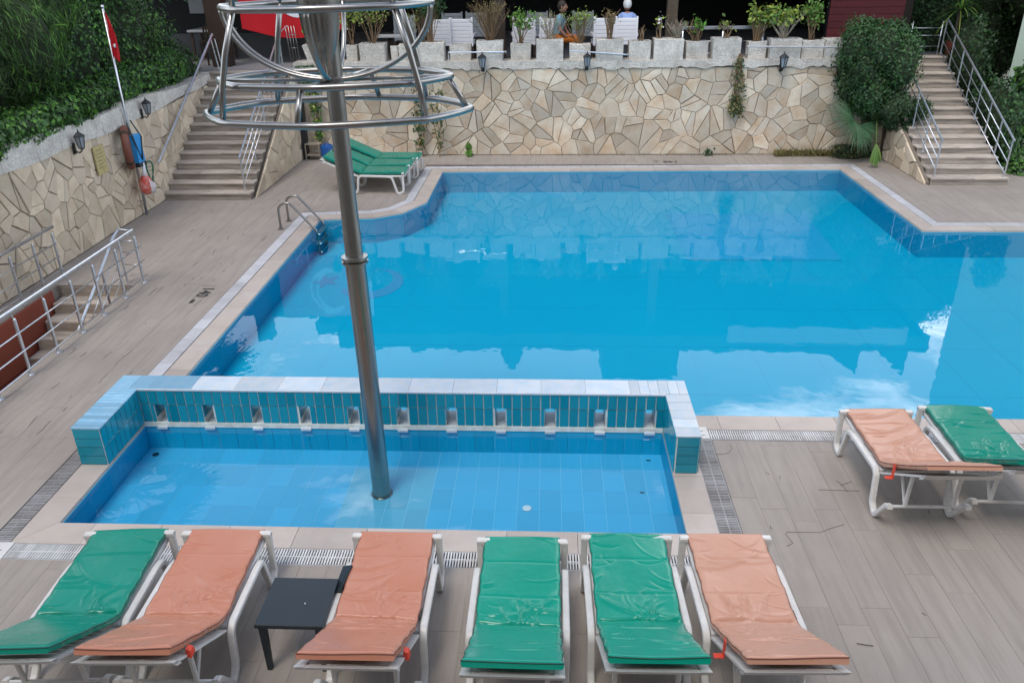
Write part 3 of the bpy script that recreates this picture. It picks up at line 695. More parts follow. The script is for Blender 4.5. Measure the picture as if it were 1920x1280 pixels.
stone_face(fw, [(0.06, 0), (4.0, 0), (4.0, 2.06), (3.6, 2.06)], (-6.02, 15.9, 0), (0, 1, 0), (1, 0, 0), 34, 21, stonew_m)
fw2 = thing('stair_side_wall', 'bulging stone side wall of the right staircase below the round bush', 'wall', (8.0, 18.5, 0))
mb = MB(); mb.add([(7.98, 17.06, -.1), (7.98, 19.93, -.1), (7.98, 19.93, 1.42), (8.05, 17.06, -.1), (8.05, 19.93, -.1), (8.05, 19.93, 1.42), (7.98, 17.06, .06), (8.05, 17.06, .06)], [(0, 6, 2, 1), (3, 4, 5, 7), (6, 7, 5, 2), (0, 3, 7, 6), (1, 2, 5, 4), (0, 1, 4, 3)]); mb.build('backing', mortar_m, fw2, world=True)
stone_face(fw2, [(.0, .0), (2.86, .0), (2.86, 1.42), (.0, .05)], (7.98, 17.06, 0), (0, 1, 0), (-1, 0, 0), 22, 23, stonew_m, mx=.06)

# ================================================================== RAILINGS
def up_post(mb, x, y, z0, z1, r=.02, flange=True):
    mb.tube([(x, y, z0), (x, y, z1)], r, 10)
    if flange: mb.lathe(x, y, [(.05, z0), (.05, z0+.008), (.024, z0+.016), (.024, z0+.03)], 12)
    mb.ball((x, y, z1+.008), .018, n=8, m=4)
# foreground left railing round the stairwell
t = thing('metal_railing', 'long stainless steel railing beside the stairwell, its end turning to the stair', 'railing', (-6.2, 9.5, 0))
for y in [6.48, 7.08, 7.68, 8.28, 8.88, 9.48, 10.05, 10.68, 11.28]:
    mb = MB(); up_post(mb, -6.2, y, 0, .72, .021); mb.tube([(-6.2, y, .72), (-6.235, y, .80)], .009, 6); mb.build('post', galv_m, t, smooth='auto', world=True)
for z in (.10, .34, .57): MB().tube([(-6.165, 6.3, z), (-6.165, 11.36, z)], .009, 8).build('rail', galv_m, t, smooth=True, world=True)
MB().tube([(-6.24, 6.3, .82), (-6.24, 11.34, .82), (-6.46, 11.36, .82), (-6.47, 11.2, .76), (-6.47, 9.75, -.16)], .024, 10).build('handrail', galv_m, t, smooth='auto', world=True)
for z in (.28, .48, .66): MB().tube([(-6.18, 11.31, z), (-6.45, 11.31, z)], .008, 6).build('cross_bar', galv_m, t, smooth=True, world=True)
for y, z0 in ((11.28, 0), (10.68, -.35)):
    mb = MB(); mb.tube([(-6.46, y, z0), (-6.46, y, z0+.72)], .018, 8); mb.build('post', galv_m, t, smooth='auto', world=True)
for dz in (.2, .42, .6): MB().tube([(-6.455, 11.26, dz), (-6.455, 9.9, dz-.86)], .008, 6).build('rail', galv_m, t, smooth=True, world=True)
t = thing('metal_railing', 'short stainless steel railing against the left stone wall behind the stairwell', 'railing', (-7.58, 10.5, 0))
for y in (8.4, 9.1, 9.75, 10.42, 10.98, 11.5):
    mb = MB(); up_post(mb, -7.6, y, 0, .70, .022); mb.build('post', galv_m, t, smooth='auto', world=True)
for z in (.12, .35, .56): MB().tube([(-7.565, 8, z), (-7.565, 11.5, z)], .010, 8).build('rail', galv_m, t, smooth=True, world=True)
MB().tube([(-7.6, 8, .80), (-7.6, 11.56, .80)], .024, 10).build('handrail', galv_m, t, smooth=True, world=True)
# stairwell
sw = thing('stairwell', 'sunken stairwell with terracotta side panels going down beside the left wall', 'stairs', (-6.9, 9, 0))
mb = MB(); mb.box(-7.56, -7.50, 6.9, 11.15, -1.9, -.008); mb.box(-6.30, -6.26, 6.9, 11.15, -1.9, -.008); mb.box(-7.56, -6.26, 11.15, 11.25, -1.9, -.15); mb.build('lining', grout_m, sw, world=True)
for (ya, yb, za, zb) in ((6.9, 10.95, -.78, -.012), (6.9, 10.3, -1.9, -.80)):
    mb = MB(); mb.cr = rng.random(); mb.add([(-7.50, ya, za), (-7.50, yb-(.0 if za > -.79 else .0), za), (-7.50, yb, zb), (-7.50, ya, zb), (-7.47, ya, za), (-7.47, yb, za), (-7.47, yb, zb), (-7.47, ya, zb)], [(3, 2, 1, 0), (4, 5, 6, 7), (0, 1, 5, 4), (7, 6, 2, 3), (1, 2, 6, 5), (0, 4, 7, 3)]); mb.build('side_panel', terra_m, sw, world=True)
for i in range(10):
    y1 = 11.15-i*.285; z = -.02-.165*i
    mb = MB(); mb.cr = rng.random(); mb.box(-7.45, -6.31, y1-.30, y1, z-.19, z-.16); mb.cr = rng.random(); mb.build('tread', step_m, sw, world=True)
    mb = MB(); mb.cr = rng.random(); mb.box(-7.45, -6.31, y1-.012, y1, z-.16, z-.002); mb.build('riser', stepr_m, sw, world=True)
MB().box(-7.5, -6.3, 6.8, 8.6, -1.75, -1.70).build('lower_floor', grout_m, sw, world=True)
def stair_rail(label, x, y0, slope, length, z0, n, h=.78, mat=galv_m, bars=(.2, .42, .6), skip0=0., plainrail=False, top_ext=None, xoff=0, r=.021):
    t = thing('stair_railing', label, 'railing', (x, y0, 0)); f = lambda y: z0+(y-y0)*slope
    y1 = y0+length
    if not plainrail:
        for i in range(n+1):
            y = y0+(y1-y0)*i/n; mb = MB(); mb.tube([(x, y, f(y)), (x, y, f(y)+h-.03)], .016, 8); mb.lathe(x, y, [(.034, f(y)), (.034, f(y)+.01), (.018, f(y)+.016)], 10); mb.build('post', mat, t, smooth='auto', world=True)
        for b in bars: MB().tube([(x, y0-.02, f(y0)+b), (x, y1+.02, f(y1)+b)], .010, 8).build('rail', mat, t, smooth=True, world=True)
    pts = [(x, y0-.06, f(y0-.06)+h), (x, y1, f(y1)+h)]
    if top_ext: pts += top_ext
    MB().tube(pts, r, 10).build('handrail', mat, t, smooth='auto', world=True)
    return t
SL = .15/.255; SR = .152/.305
stair_rail('slim wall-side handrail rising along the left staircase', -7.78, 15.75, SL*.93, 3.75, .06, 1, .78, plainrail=True, r=.027)
t = thing('rail_end_post', 'pair of upright steel posts at the top of the left staircase', 'post', (-7.75, 19.5, 2.1))
for dx in (0, .09): mb = MB(); mb.tube([(dx, 0, 0), (dx-.08, -.02, .70)], .017, 8); mb.build('post', galv_m, t, smooth='auto')
stair_rail('steel railing with three bars down the open side of the left staircase', -6.22, 15.98, SL*.98, 3.5, .12, 4, .76, bars=(.16, .34, .55), top_ext=[(-6.22, 20.2, 3.0)])
stair_rail('short left railing at the foot of the right staircase', 8.13, 17.08, SR, 2.2, .15, 3, .80, bars=(.16, .38, .58))
stair_rail('long right railing climbing the whole right staircase', 9.58, 17.10, SR, 4.05, .15, 7, .80, bars=(.06, .30, .55), top_ext=[])
t = thing('landing_rail', 'short level piece of railing at the top of the right staircase', 'railing', (9.2, 21.3, 2.13))
for x_ in (-.35, .36): MB().tube([(x_, 0, 0), (x_, 0, .78)], .016, 8).build('post', galv_m, t, smooth=True)
for z_ in (.2, .45, .62): MB().tube([(-.35, 0, z_), (.36, 0, z_)], .009, 6).build('rail', galv_m, t, smooth=True)

# ================================================================== BUILDINGS
ter = MB(); ter.box(-14, 8.04, 20.46, 31, -1.8, 2.10); ter.box(8.04, 10.6, 21.32, 31, -1.8, 2.10); ter.box(-14, -6.1, 19.44, 20.46, -1.8, 2.10)
o = ter.build('terrace', floor_m); o['kind'] = 'structure'
terr_t = o
for i in range(16):     # terrace floor tiles near the stair head
    for j in range(6):
        mb = MB(); x_ = -10+i*.5; y_ = 19.46+j*.5+(1.0 if x_ > -6.2 else 0); mb.box(x_+.003, x_+.497, y_+.003, y_+.497, 2.10, 2.106); mb.build('floor_tile', floor_m, terr_t)
pav = thing('restaurant_pavilion', 'dark open restaurant pavilion with brown posts behind the planters', 'building', (1, 25, 2.1))
mb = MB(); mb.box(-14, 10.6, 29.5, 29.8, 2.1, 5.5); mb.build('back_wall', inter_m, pav, world=True)
mb = MB(); mb.box(8.6, 8.8, 22.5, 29.5, 2.1, 5.4); mb.build('side_wall', inter_m, pav, world=True)
mb = MB(); mb.box(-5.9, 10.55, 20.35, 29.9, 5.05, 5.52); mb.box(-6.5, -5.9, 20.35, 29.9, 4.7, 5.14); mb.box(-16, -6.5, 20.6, 29.9, 4.25, 4.66); mb.build('roof', roof_m, pav, world=True)
mb = MB(); mb.box(5.0, 9.9, 20.29, 20.35, 4.75, 5.2); mb.build('fascia', fascia_m, pav, world=True)
mb = MB(); mb.box(1.62, 3.75, 20.4, 22, 5.52, 6.42); mb.build('roof_box', roof_m, pav, world=True)
mb = MB()
for (xa, xb) in ((7.9, 8.75), (9.2, 10.05)): mb.add([(xa, 20.4, 5.52), (xb, 20.4, 5.52), (xb, 20.4, 6.24), (xa, 20.9, 5.52), (xb, 20.9, 5.52), (xb, 20.6, 6.24)], [(0, 1, 2), (5, 4, 3), (1, 4, 5, 2), (0, 2, 5, 3), (0, 3, 4, 1)])
mb.build('roof_fin', roof_m, pav, world=True)
mb = MB()
for k in range(3): mb.ball((-4.9+k*1.15, 20.9, 5.48), .38, 1.5, .8, .9, 16, 10)
mb.ball((-.97, 20.5, 5.6), .30, 1, .8, 1.8, 12, 8); mb.build('roof_mound', roof_m, pav, smooth=True, world=True)
for (x_, y_, w_) in ((-7.88, 20.2, .20), (-1.2, 21.2, .13), (2.95, 20.9, .12), (9.0, 22.4, .16), (-11.2, 21.2, .2)):
    mb = MB(); mb.box(x_-w_, x_+w_, y_-w_, y_+w_, 2.1, 5.1); mb.build('post', wood_m if x_ != 2.95 else trunk_m, pav, world=True)
for k in range(12): mb = MB(); mb.cr = rng.random(); mb.box(6.9, 8.7, 21.6, 21.64, 2.1+k*.16, 2.1+k*.16+.152); mb.build('cladding_board', brick_m, pav, world=True)
MB().box(6.9, 8.7, 21.64, 21.8, 2.1, 5.1).build('partition', inter_m, pav, world=True)
for k in range(5):      # far bright window strip at the left
    mb = MB(); mb.box(-12.4+k*.62, -12.4+k*.62+.5, 29.42, 29.5, 2.75, 3.45); mb.build('window', fascia_m, pav, world=True)
ho = thing('hotel_building', 'cream hotel block with balconies behind the viewpoint', 'building', (0, -8, 0))
MB().box(-22, 22, -14, -1.6, -1.8, 9.4).build('wall', pm('cream_render', (.40, .33, .27), .9, rnd=0, noise=(1, .4, (.34, .28, .22))), ho, world=True)
for fl_ in range(3):
    for k in range(8):
        xb = -21+k*5.4; z_ = .2+fl_*3.4
        if fl_ == 1 and -3.5 < xb < .5: continue
        mb = MB(); mb.box(xb, xb+3.6, -1.6, -.35, z_-.15, z_); mb.build('balcony_slab', fascia_m, ho, world=True); MB().box(xb+.3, xb+3.3, -1.6, -1.56, z_, z_+2.3).build('glass_door', inter_m, ho, world=True)
gb = thing('green_building', 'pale green rendered building corner at the right edge', 'building', (13.5, 25, 0))
MB().prism([(10.62, 19.8), (18, 19.8), (27, 31), (17.6, 31)], -1.8, 11).build('wall', bld_m, gb, world=True)

# ================================================================== SPRAY TOWER in the shallow pool
sp = thing('spray_tower', 'tall stainless steel pole carrying a cage of rings, standing in the shallow pool', 'water feature', (-1.613, 6.438, -.30))
sp.rotation_euler = (0, R(-.75), 0)
MB().lathe(0, 0, [(.088, 0), (.088, 2.41), (.088, 2.42)], 24).build('lower_pole', steel_m, sp, smooth='auto')
mb = MB(); mb.lathe(0, 0, [(.108, 0), (.108, .006), (.092, .009), (.092, .02)], 20); mb.build('base_flange', steel_m, sp, smooth='auto')
for k in range(6): MB().lathe(.100*math.cos(k*R(60)), .100*math.sin(k*R(60)), [(.006, .006), (.006, .014)], 6).build('bolt', steel_m, sp)
MB().lathe(0, 0, [(.085, 2.42), (.112, 2.425), (.112, 2.445), (.09, 2.45), (.09, 2.46), (.112, 2.465), (.112, 2.485), (.08, 2.49)], 28).build('flange', steel_m, sp, smooth='auto')
MB().lathe(0, 0, [(.076, 2.49), (.076, 2.68), (.074, 2.69), (.070, 2.95), (.070, 4.6)], 24).build('upper_pole', steel_m, sp, smooth='auto')
MB().lathe(0, 0, [(.075, 3.92), (.11, 3.93), (.11, 3.95), (.075, 3.96)], 20).build('collar', steel_m, sp, smooth='auto')
mb = MB(); prof = [(.05, 3.98), (.085, 4.08), (.118, 4.2), (.142, 4.32), (.155, 4.45), (.16, 4.62)]; mb.lathe(-.05, -.02, prof, 24); mb.build('nozzle_bowl', steel_m, sp, smooth='auto')
def ringpts(rx, ry, z, n=72, p=2.9):
    res = []
    for k in range(n):
        a = 2*math.pi*k/n; c, s = math.cos(a), math.sin(a); q = (abs(c)**p+abs(s)**p)**(-1/p); w_ = .35+.65*q*0+ .0
        # soft octagon: blend of a circle and an 8-sided outline
        oc = 1/max(abs(math.cos((a % (math.pi/4))-math.pi/8)), .01)*math.cos(math.pi/8); rr = .45*1+.55*oc
        res.append((rx*rr*c, ry*rr*s, z))
    return res
RL, RU, RT = (1.06, .66, 3.70), (.915, .52, 3.945), (.80, .56, 4.47)
for nm, (rx, ry, z) in (('lower_ring', RL), ('upper_ring', RU), ('top_ring', RT)):
    MB().tube(ringpts(rx, ry, z), .026, 10, closed=True).build(nm, steel_m, sp, smooth=True)
def rp(r_, a): return (r_[0]*math.cos(a)*.97, r_[1]*math.sin(a)*.97, r_[2])
for a in (R(222), R(318), R(128), R(52)):
    p, q = rp(RT, a), rp(RL, a); p = (p[0], p[1], p[2]); MB().tube([p, ((p[0]*.62+q[0]*.38)*1.035, (p[1]*.62+q[1]*.38)*1.035, p[2]*.62+q[2]*.38), ((p[0]*.3+q[0]*.7)*1.03, (p[1]*.3+q[1]*.7)*1.03, p[2]*.3+q[2]*.7), q], .023, 10).build('long_bar', steel_m, sp, smooth=True)
    MB().tube([p, (p[0]*.98, p[1]*.98, p[2]+.6)], .022, 10).build('upright_bar', steel_m, sp, smooth=True)
for a in (R(180), R(0), R(262), R(78)):
    MB().tube([rp(RU, a), rp(RL, a)], .022, 10).build('short_bar', steel_m, sp, smooth=True)
for dy in (-.045, .045):
    MB().tube([(x, dy, z) for x, _, z in arc((0, 0, RT[2]+.0), .79, math.pi, 2*math.pi, 40, ry=.53)], .017, 8).build('hoop', steel_m, sp, smooth=True)
MB().tube([(0, y, z) for _, y, z in arc((0, 0, RT[2]), .55, math.pi, 2*math.pi, 30, 'yz', ry=.53)], .02, 8).build('hoop', steel_m, sp, smooth=True)
for a in (R(262), R(78), R(0), R(180)):
    q = rp(RU, a); MB().tube([(q[0]*.06, q[1]*.06, 3.93), q], .014, 8).build('spoke', steel_m, sp, smooth=True)

# ================================================================== SUNLOUNGERS
def path_prof(foot=.97, head=.885, ang=33, z0=.445, rb=.10):
    """cushion centre line from foot (+y) to head (-y): list of (y, z, s)"""
    a = R(ang); P = []
    n1 = 44
    for i in range(n1+1):
        y = foot-(foot-rb)*i/n1; P.append((y, z0))
    cy, cz = rb, z0
    # smooth bend
    nb = 8; rad = rb/math.tan(a/2) if False else rb*2.0
    for i in range(1, nb+1):
        t = a*i/nb; P.append((cy-rad*math.sin(t), cz+rad*(1-math.cos(t))))
    y, z = P[-1]
    n2 = 30
    for i in range(1, n2+1):
        d = (head-rb)*i/n2; P.append((y-math.cos(a)*d, z+math.sin(a)*d))
    return P
def cushion_mesh(seed, mat, pip, parent, wrk=1., w=.285, thick=.036, curl=0., ang=33, M_=84, K_=270):
    rg = random.Random(seed); P = path_prof(ang=ang); n = len(P); S = [0]
    for i in range(1, n): S.append(S[-1]+math.hypot(P[i][0]-P[i-1][0], P[i][1]-P[i-1][1]))
    # long side is densified
    m = M_; tot = S[-1]; hinge = S[44]+.04
    wr = []
    for k in range(int(22*wrk)):
        side = rg.choice((-1, 1)); s = rg.uniform(.02, tot-.03)
        wr.append((side*w*rg.uniform(.45, 1), s, rg.gauss(0, .35), rg.uniform(.05, .16), rg.uniform(.006, .014), rg.uniform(.003, .0075)*rg.choice((1, 1, -1))))
    for k in range(int(10*wrk)):       # fan of creases rising from the fold
        fx = rg.uniform(-.5, .5)*w; wr.append((fx+rg.uniform(-.03, .03), hinge-rg.uniform(.04, .22), math.pi/2+fx*3.2+rg.gauss(0, .15), rg.uniform(.04, .13), rg.uniform(.007, .012), rg.uniform(.004, .010)))
    for k in range(int(4*wrk)):        # a few long folds
        wr.append((rg.uniform(-.6, .6)*w, rg.uniform(.15, tot-.1), rg.uniform(-.7, .7), rg.uniform(.12, .26), rg.uniform(.014, .024), rg.uniform(.007, .012)))
    for k in range(int(9*wrk)): wr.append((rg.uniform(-.8, .8)*w, hinge+rg.uniform(.02, .25), rg.gauss(0, .18), rg.uniform(.08, .2), rg.uniform(.006, .012), rg.uniform(.0015, .0035)))
    # resample s uniformly
    K = K_; verts = []; faces = []
    Sn = np.array(S); PY = np.array([p[0] for p in P]); PZ = np.array([p[1] for p in P])
    ss = np.linspace(0, tot, K); yy = np.interp(ss, Sn, PY); zz = np.interp(ss, Sn, PZ)
    ty = np.gradient(yy); tz = np.gradient(zz); ln = np.hypot(ty, tz); ty /= ln; tz /= ln
    us = np.linspace(-1, 1, m+1); U, SS = np.meshgrid(us*w, ss)
    H = np.zeros_like(U)
    for (x0, s0, th, l_, wd, am) in wr:
        c, s_ = math.cos(th), math.sin(th); a = (U-x0)*c+(SS-s0)*s_; b = -(U-x0)*s_+(SS-s0)*c; b = b+.25*a*a/ max(l_, .05)
        H += am*np.exp(-(b/wd)**2-(a/l_)**4)
    H -= .026*np.exp(-((SS-hinge-.006*np.sin(U*18+seed))/.012)**2)
    for q in (.33, .72): H -= .004*np.exp(-((SS-hinge*q-.003*np.sin(U*9))/.01)**2)
    E_ = np.minimum(np.minimum(w-np.abs(U), SS), tot-SS); puff = np.clip(E_/.035, 0, 1); puff = np.sqrt(1-(1-puff)**2)
    H = H*np.clip(E_/.03, .25, 1)+.012*puff+.006*np.sin(SS*5+seed)*np.sin(U*8+seed)
    H += curl*np.clip((SS-(tot-.15))/.15, 0, 1)**2*.05
    edge = w+.004*np.sin(ss*23+seed)+.002*np.sin(ss*57+seed*2)
    for i in range(K):
        ny, nz_ = tz[i], -ty[i]       # normal (up side)
        if nz_ < 0: ny, nz_ = -ny, -nz_
        for j in range(m+1):
            h = H[i, j]; x = us[j]*edge[i]; verts.append((x, yy[i]+ny*h, zz[i]+nz_*h))
    base = len(verts)
    for i in range(K):
        ny, nz_ = tz[i], -ty[i]
        if nz_ < 0: ny, nz_ = -ny, -nz_
        for j in (0, m): verts.append((us[j]*edge[i]*1.012, yy[i]-ny*thick*.5, zz[i]-nz_*thick*.5))
    b2 = len(verts)
    for i in range(K):
        ny, nz_ = tz[i], -ty[i]
        if nz_ < 0: ny, nz_ = -ny, -nz_
        for j in (0, m): verts.append((us[j]*edge[i]*.985, yy[i]-ny*thick, zz[i]-nz_*thick))
    for i in range(K-1):
        for j in range(m):
            a = i*(m+1)+j; faces.append((a, a+1, a+m+2, a+m+1))
    def sidef(A, B, flip):
        for i in range(K-1):
            q = (A(i), A(i+1), B(i+1), B(i)); faces.append(q[::-1] if flip else q)
    sidef(lambda i: i*(m+1), lambda i: base+2*i, False); sidef(lambda i: base+2*i, lambda i: b2+2*i, False)
    sidef(lambda i: i*(m+1)+m, lambda i: base+2*i+1, True); sidef(lambda i: base+2*i+1, lambda i: b2+2*i+1, True)
    sidef(lambda i: b2+2*i, lambda i: b2+2*i+1, False)
    for i, fl in ((0, True), (K-1, False)):
        row = [i*(m+1)+j for j in range(m+1)]; f = [b2+2*i, base+2*i]+row+[base+2*i+1, b2+2*i+1]; faces.append(tuple(f[::-1] if fl else f))
    mb = MB(); mb.add(verts, faces); c = mb.build('cushion', mat, parent, smooth='auto')
    # piping along both long edges
    for j in (0, m):
        pts = [verts[i*(m+1)+j] for i in range(0, K, max(1, K//45))]+[verts[(K-1)*(m+1)+j]]
        pts = [(p[0]*1.004, p[1], p[2]-.004) for p in pts]; MB().tube(pts, .0042, 5).build('piping', pip, c, smooth=True)
    ends = [verts[(K-1)*(m+1)+j] for j in range(0, m+1, 4)]; MB().tube([(p[0], p[1]-.003, p[2]) for p in ends], .004, 5).build('piping', pip, c, smooth=True)
    return c
def sqbar(mb, pts, w, h):
    """rectangular section bar swept in the y-z plane with mitred corners; pts (x,y,z)"""
    n = len(pts); x = pts[0][0]; A = []
    for i in range(n):
        p = Vector((pts[i][1], pts[i][2])); d1 = (p-Vector((pts[i-1][1], pts[i-1][2]))).normalized() if i else None; d2 = (Vector((pts[i+1][1], pts[i+1][2]))-p).normalized() if i < n-1 else None
        if d1 is None: d1 = d2
        if d2 is None: d2 = d1
        n1 = Vector((-d1.y, d1.x)); n2 = Vector((-d2.y, d2.x)); m = (n1+n2); m.normalize(); k = 1/max(.45, m.dot(n1)); b = .007
        for (sx, sy) in ((-1, -1+2*b/h), (-1+2*b/w, -1), (1-2*b/w, -1), (1, -1+2*b/h), (1, 1-2*b/h), (1-2*b/w, 1), (-1+2*b/w, 1), (-1, 1-2*b/h)): q = p+m*k*h*.5*sy; A.append((x+sx*w*.5, q.x, q.y))
    fs = []
    for i in range(n-1):
        for j in range(8): a = i*8; fs.append((a+j, a+(j+1) % 8, a+8+(j+1) % 8, a+8+j))
    fs.append(tuple(range(8))[::-1]); fs.append(tuple(range((n-1)*8, n*8))); mb.add(A, fs); return mb
def rounded(pts, r=.035, k=4):
    res = [pts[0]]
    for i in range(1, len(pts)-1):
        p, a, b = Vector(pts[i]), Vector(pts[i-1]), Vector(pts[i+1]); d1 = (a-p); d2 = (b-p); r1 = min(r, d1.length*.4, d2.length*.4); p1 = p+d1.normalized()*r1; p2 = p+d2.normalized()*r1
        for j in range(k+1): t = j/k; q = p1*(1-t)**2+p*2*t*(1-t)+p2*t*t; res.append(tuple(q))
    res.append(pts[-1]); return res
def make_lounger(label, x, y, rz, mat, pip, seed, wrk=1., group=None, strap=None, ang=33, tagb=False):
    t = thing('sun_lounger', label, 'sun lounger', (x, y, 0), rz, group)
    for s in (-1, 1):
        X = s*.325
        mb = MB(); sqbar(mb, rounded([(X, .93, .44), (X, .93, .07), (X, .87, .022), (X, .80, .022), (X, .70, .355), (X, .60, .375), (X, .05, .39), (X, .0, .35), (X, -.03, .08), (X, -.09, .022), (X, -.14, .022), (X, -.30, .25), (X, -.35, .265)]), .05, .042); mb.build('side_frame', wht_m, t, smooth='auto')
    MB().box(-.35, .35, .905, .955, .415, .452, bev=.01).build('foot_bar', wht_m, t)
    mb = MB(); mb.box(-.292, .292, .02, .96, .352, .388, bev=.008); mb.build('seat_panel', wht_m, t)
    a = R(ang); c, s_ = math.cos(a), math.sin(a); z0 = .372; mb = MB(); L_ = .84
    for (xa, xb, d0, d1, h0, h1) in ((-.30, -.24, .0, L_, -.028, .012), (.24, .30, .0, L_, -.028, .012), (-.30, .30, L_-.06, L_+.005, -.065, .006)): 
        P = [(xx, -.0-c*d-(-s_)*0-s_*hh*(-1)*-1, z0+s_*d+c*hh) for hh in (h0, h1) for (xx, d) in ((xa, d0), (xb, d0), (xb, d1), (xa, d1))]
        mb.add(P, [(0, 1, 2, 3), (7, 6, 5, 4), (4, 5, 1, 0), (5, 6, 2, 1), (6, 7, 3, 2), (7, 4, 0, 3)])
    mb.build('backrest_frame', wht_m, t)
    for k in range(7):
        mb = MB(); d0 = .04+k*.104; P = [(xx, -c*d-s_*hh, z0+s_*d+c*hh) for hh in (-.018, .004) for (xx, d) in ((-.24, d0), (.24, d0), (.24, d0+.085), (-.24, d0+.085))]
        mb.add(P, [(0, 1, 2, 3), (7, 6, 5, 4), (4, 5, 1, 0), (5, 6, 2, 1), (6, 7, 3, 2), (7, 4, 0, 3)]); mb.build('slat', wht_m, t)
    MB().tube([(-.325, -.335, .262), (.325, -.335, .262)], .014, 8).build('crossbar', wht_m, t, smooth=True)
    for s in (-1, 1):
        mb = MB(); sqbar(mb, [(s*.2, -c*.42, z0+s_*.42-.02), (s*.2, -.335, .262)], .03, .03); sqbar(mb, [(s*.2, -c*.22, z0+s_*.22-.02), (s*.2, -.335, .262)], .022, .022); mb.build('strut', wht_m, t)
    cu = cushion_mesh(seed, mat, pip, t, wrk, ang=ang, M_=84 if seed < 9 else 20, K_=270 if seed < 9 else 70)
    if strap is not None:
        sx, sy = strap; zs = .40+ (max(0, -sy)*.62)
        if sx == 'band': 
            mb = MB(); mb.box(-.302, -.296, sy-.02, sy+.02, zs-.06, zs+.07); mb.box(-.36, -.296, sy-.02, sy+.02, zs-.064, zs-.06); mb.build('strap', redst_m, t)
        else:
            mb = MB(); X = sx*.292; mb.add([(X, sy-.03, zs-.01), (X, sy+.03, zs-.01), (X, sy+.02, zs+.045), (X, sy-.02, zs+.045), (X+sx*.035, sy-.035, zs-.015), (X+sx*.035, sy+.03, zs-.015), (X+sx*.03, sy+.022, zs+.03), (X+sx*.03, sy-.02, zs+.03)], [(0, 1, 2, 3), (7, 6, 5, 4), (4, 5, 1, 0), (5, 6, 2, 1), (6, 7, 3, 2), (7, 4, 0, 3)]); mb.build('strap', redst_m, t)
    if tagb: mb = MB(); mb.box(.291, .296, .10, .18, .40, .435); mb.build('care_tag', black_m, t)
    return t
GL = 'sunloungers in the front row'
make_lounger('green sunlounger leftmost in the front row, half cut by the frame', -3.20, 3.955, R(3.6), greend_m, pipg_m, 1, .55, GL)
make_lounger('salmon sunlounger left of the black side table, with a red clip near its head', -2.46, 3.975, R(1.8), salmon_m, pips_m, 2, 1.2, GL, strap=(1, -.52))
make_lounger('salmon sunlounger right of the black side table with a red clip at its head', -1.14, 3.98, R(.3), salmon_m, pips_m, 3, 1.1, GL, strap=(1, -.46), tagb=True)
make_lounger('green sunlounger in the middle of the front row, between salmon and green ones', -.175, 3.95, R(-.2), green_m, pipg_m, 4, .9, GL)
make_lounger('glossy green sunlounger, right one of the two green neighbours in the front row', .645, 4.01, R(.9), green_m, pipg_m, 5, 1.3, GL)
make_lounger('faded pink salmon sunlounger at the right end of the front row', 1.415, 4.03, R(1.6), salmonp_m, pips_m, 6, 1.3, GL, strap=('band', -.30), tagb=True)
make_lounger('faded salmon sunlounger by the big pool with a red strap at its side', 3.23, 5.96, R(.5), salmonp_m, pips_m, 7, 1.35, 'pair of sunloungers at the right edge', strap=('band', -.22))
make_lounger('shiny green sunlounger at the right edge beside the faded salmon one', 3.985, 6.04, R(-1.5), greend_m, pipg_m, 8, 1.5, 'pair of sunloungers at the right edge')
GB = 'three green sunloungers side by side at the far end'
for (y_, x_, lb, sd_) in ((16.62, -3.92, 'nearest of the three far green sunloungers, raised back behind the steel pole', 9), (17.28, -3.90, 'middle one of the three far green sunloungers side by side', 10), (17.94, -3.82, 'farthest of the three far green sunloungers, next to the stone wall', 11)):
    make_lounger(lb, x_, y_, R(-90), greend_m, pipg_m, sd_, .3, GB, ang=24)
# ---- side table and small things near it
tb = thing('side_table', 'square black plastic side table between two salmon sunloungers', 'table', (-1.72, 4.19, 0))
mb = MB(); mb.box(-.235, .235, -.23, .23, .415, .45, bev=.006); mb.build('table_top', black_m, tb)
for sx in (-1, 1):
    for sy in (-1, 1):
        mb = MB(); a, b = sx*.195, sy*.19; e = .024; mb.add([(a-e*.7, b-e*.7, 0), (a+e*.7, b-e*.7, 0), (a+e*.7, b+e*.7, 0), (a-e*.7, b+e*.7, 0), (a-e, b-e, .415), (a+e, b-e, .415), (a+e, b+e, .415), (a-e, b+e, .415)], [(3, 2, 1, 0), (0, 1, 5, 4), (1, 2, 6, 5), (2, 3, 7, 6), (3, 0, 4, 7), (4, 5, 6, 7)]); mb.build('leg', black_m, tb)
t = thing('crumb', 'tiny white crumb on the black side table', 'crumb', (-1.66, 4.16, .45)); MB().ball((0, 0, .004), .006, n=6, m=4).build('crumb_piece', whc_m, t)
t = thing('folded_tray', 'small black folded tray leaning beside the salmon sunlounger behind the table', 'tray', (-1.46, 4.42, .0)); 
mb = MB(); mb.add([(-.02, -.10, .30), (.05, -.10, .30), (.05, .12, .34), (-.02, .12, .34), (-.05, -.10, .40), (.02, -.10, .46), (.05, .12, .47), (-.02, .12, .46)], [(3, 2, 1, 0), (4, 5, 6, 7), (0, 1, 5, 4), (1, 2, 6, 5), (2, 3, 7, 6), (3, 0, 4, 7)]); mb.build('tray_body', black_m, t)
mb = MB(); mb.tube([(0, -.08, 0), (0, -.08, .32)], .01, 6); mb.tube([(0, .1, 0), (0, .1, .34)], .01, 6); mb.build('tray_leg', black_m, t)

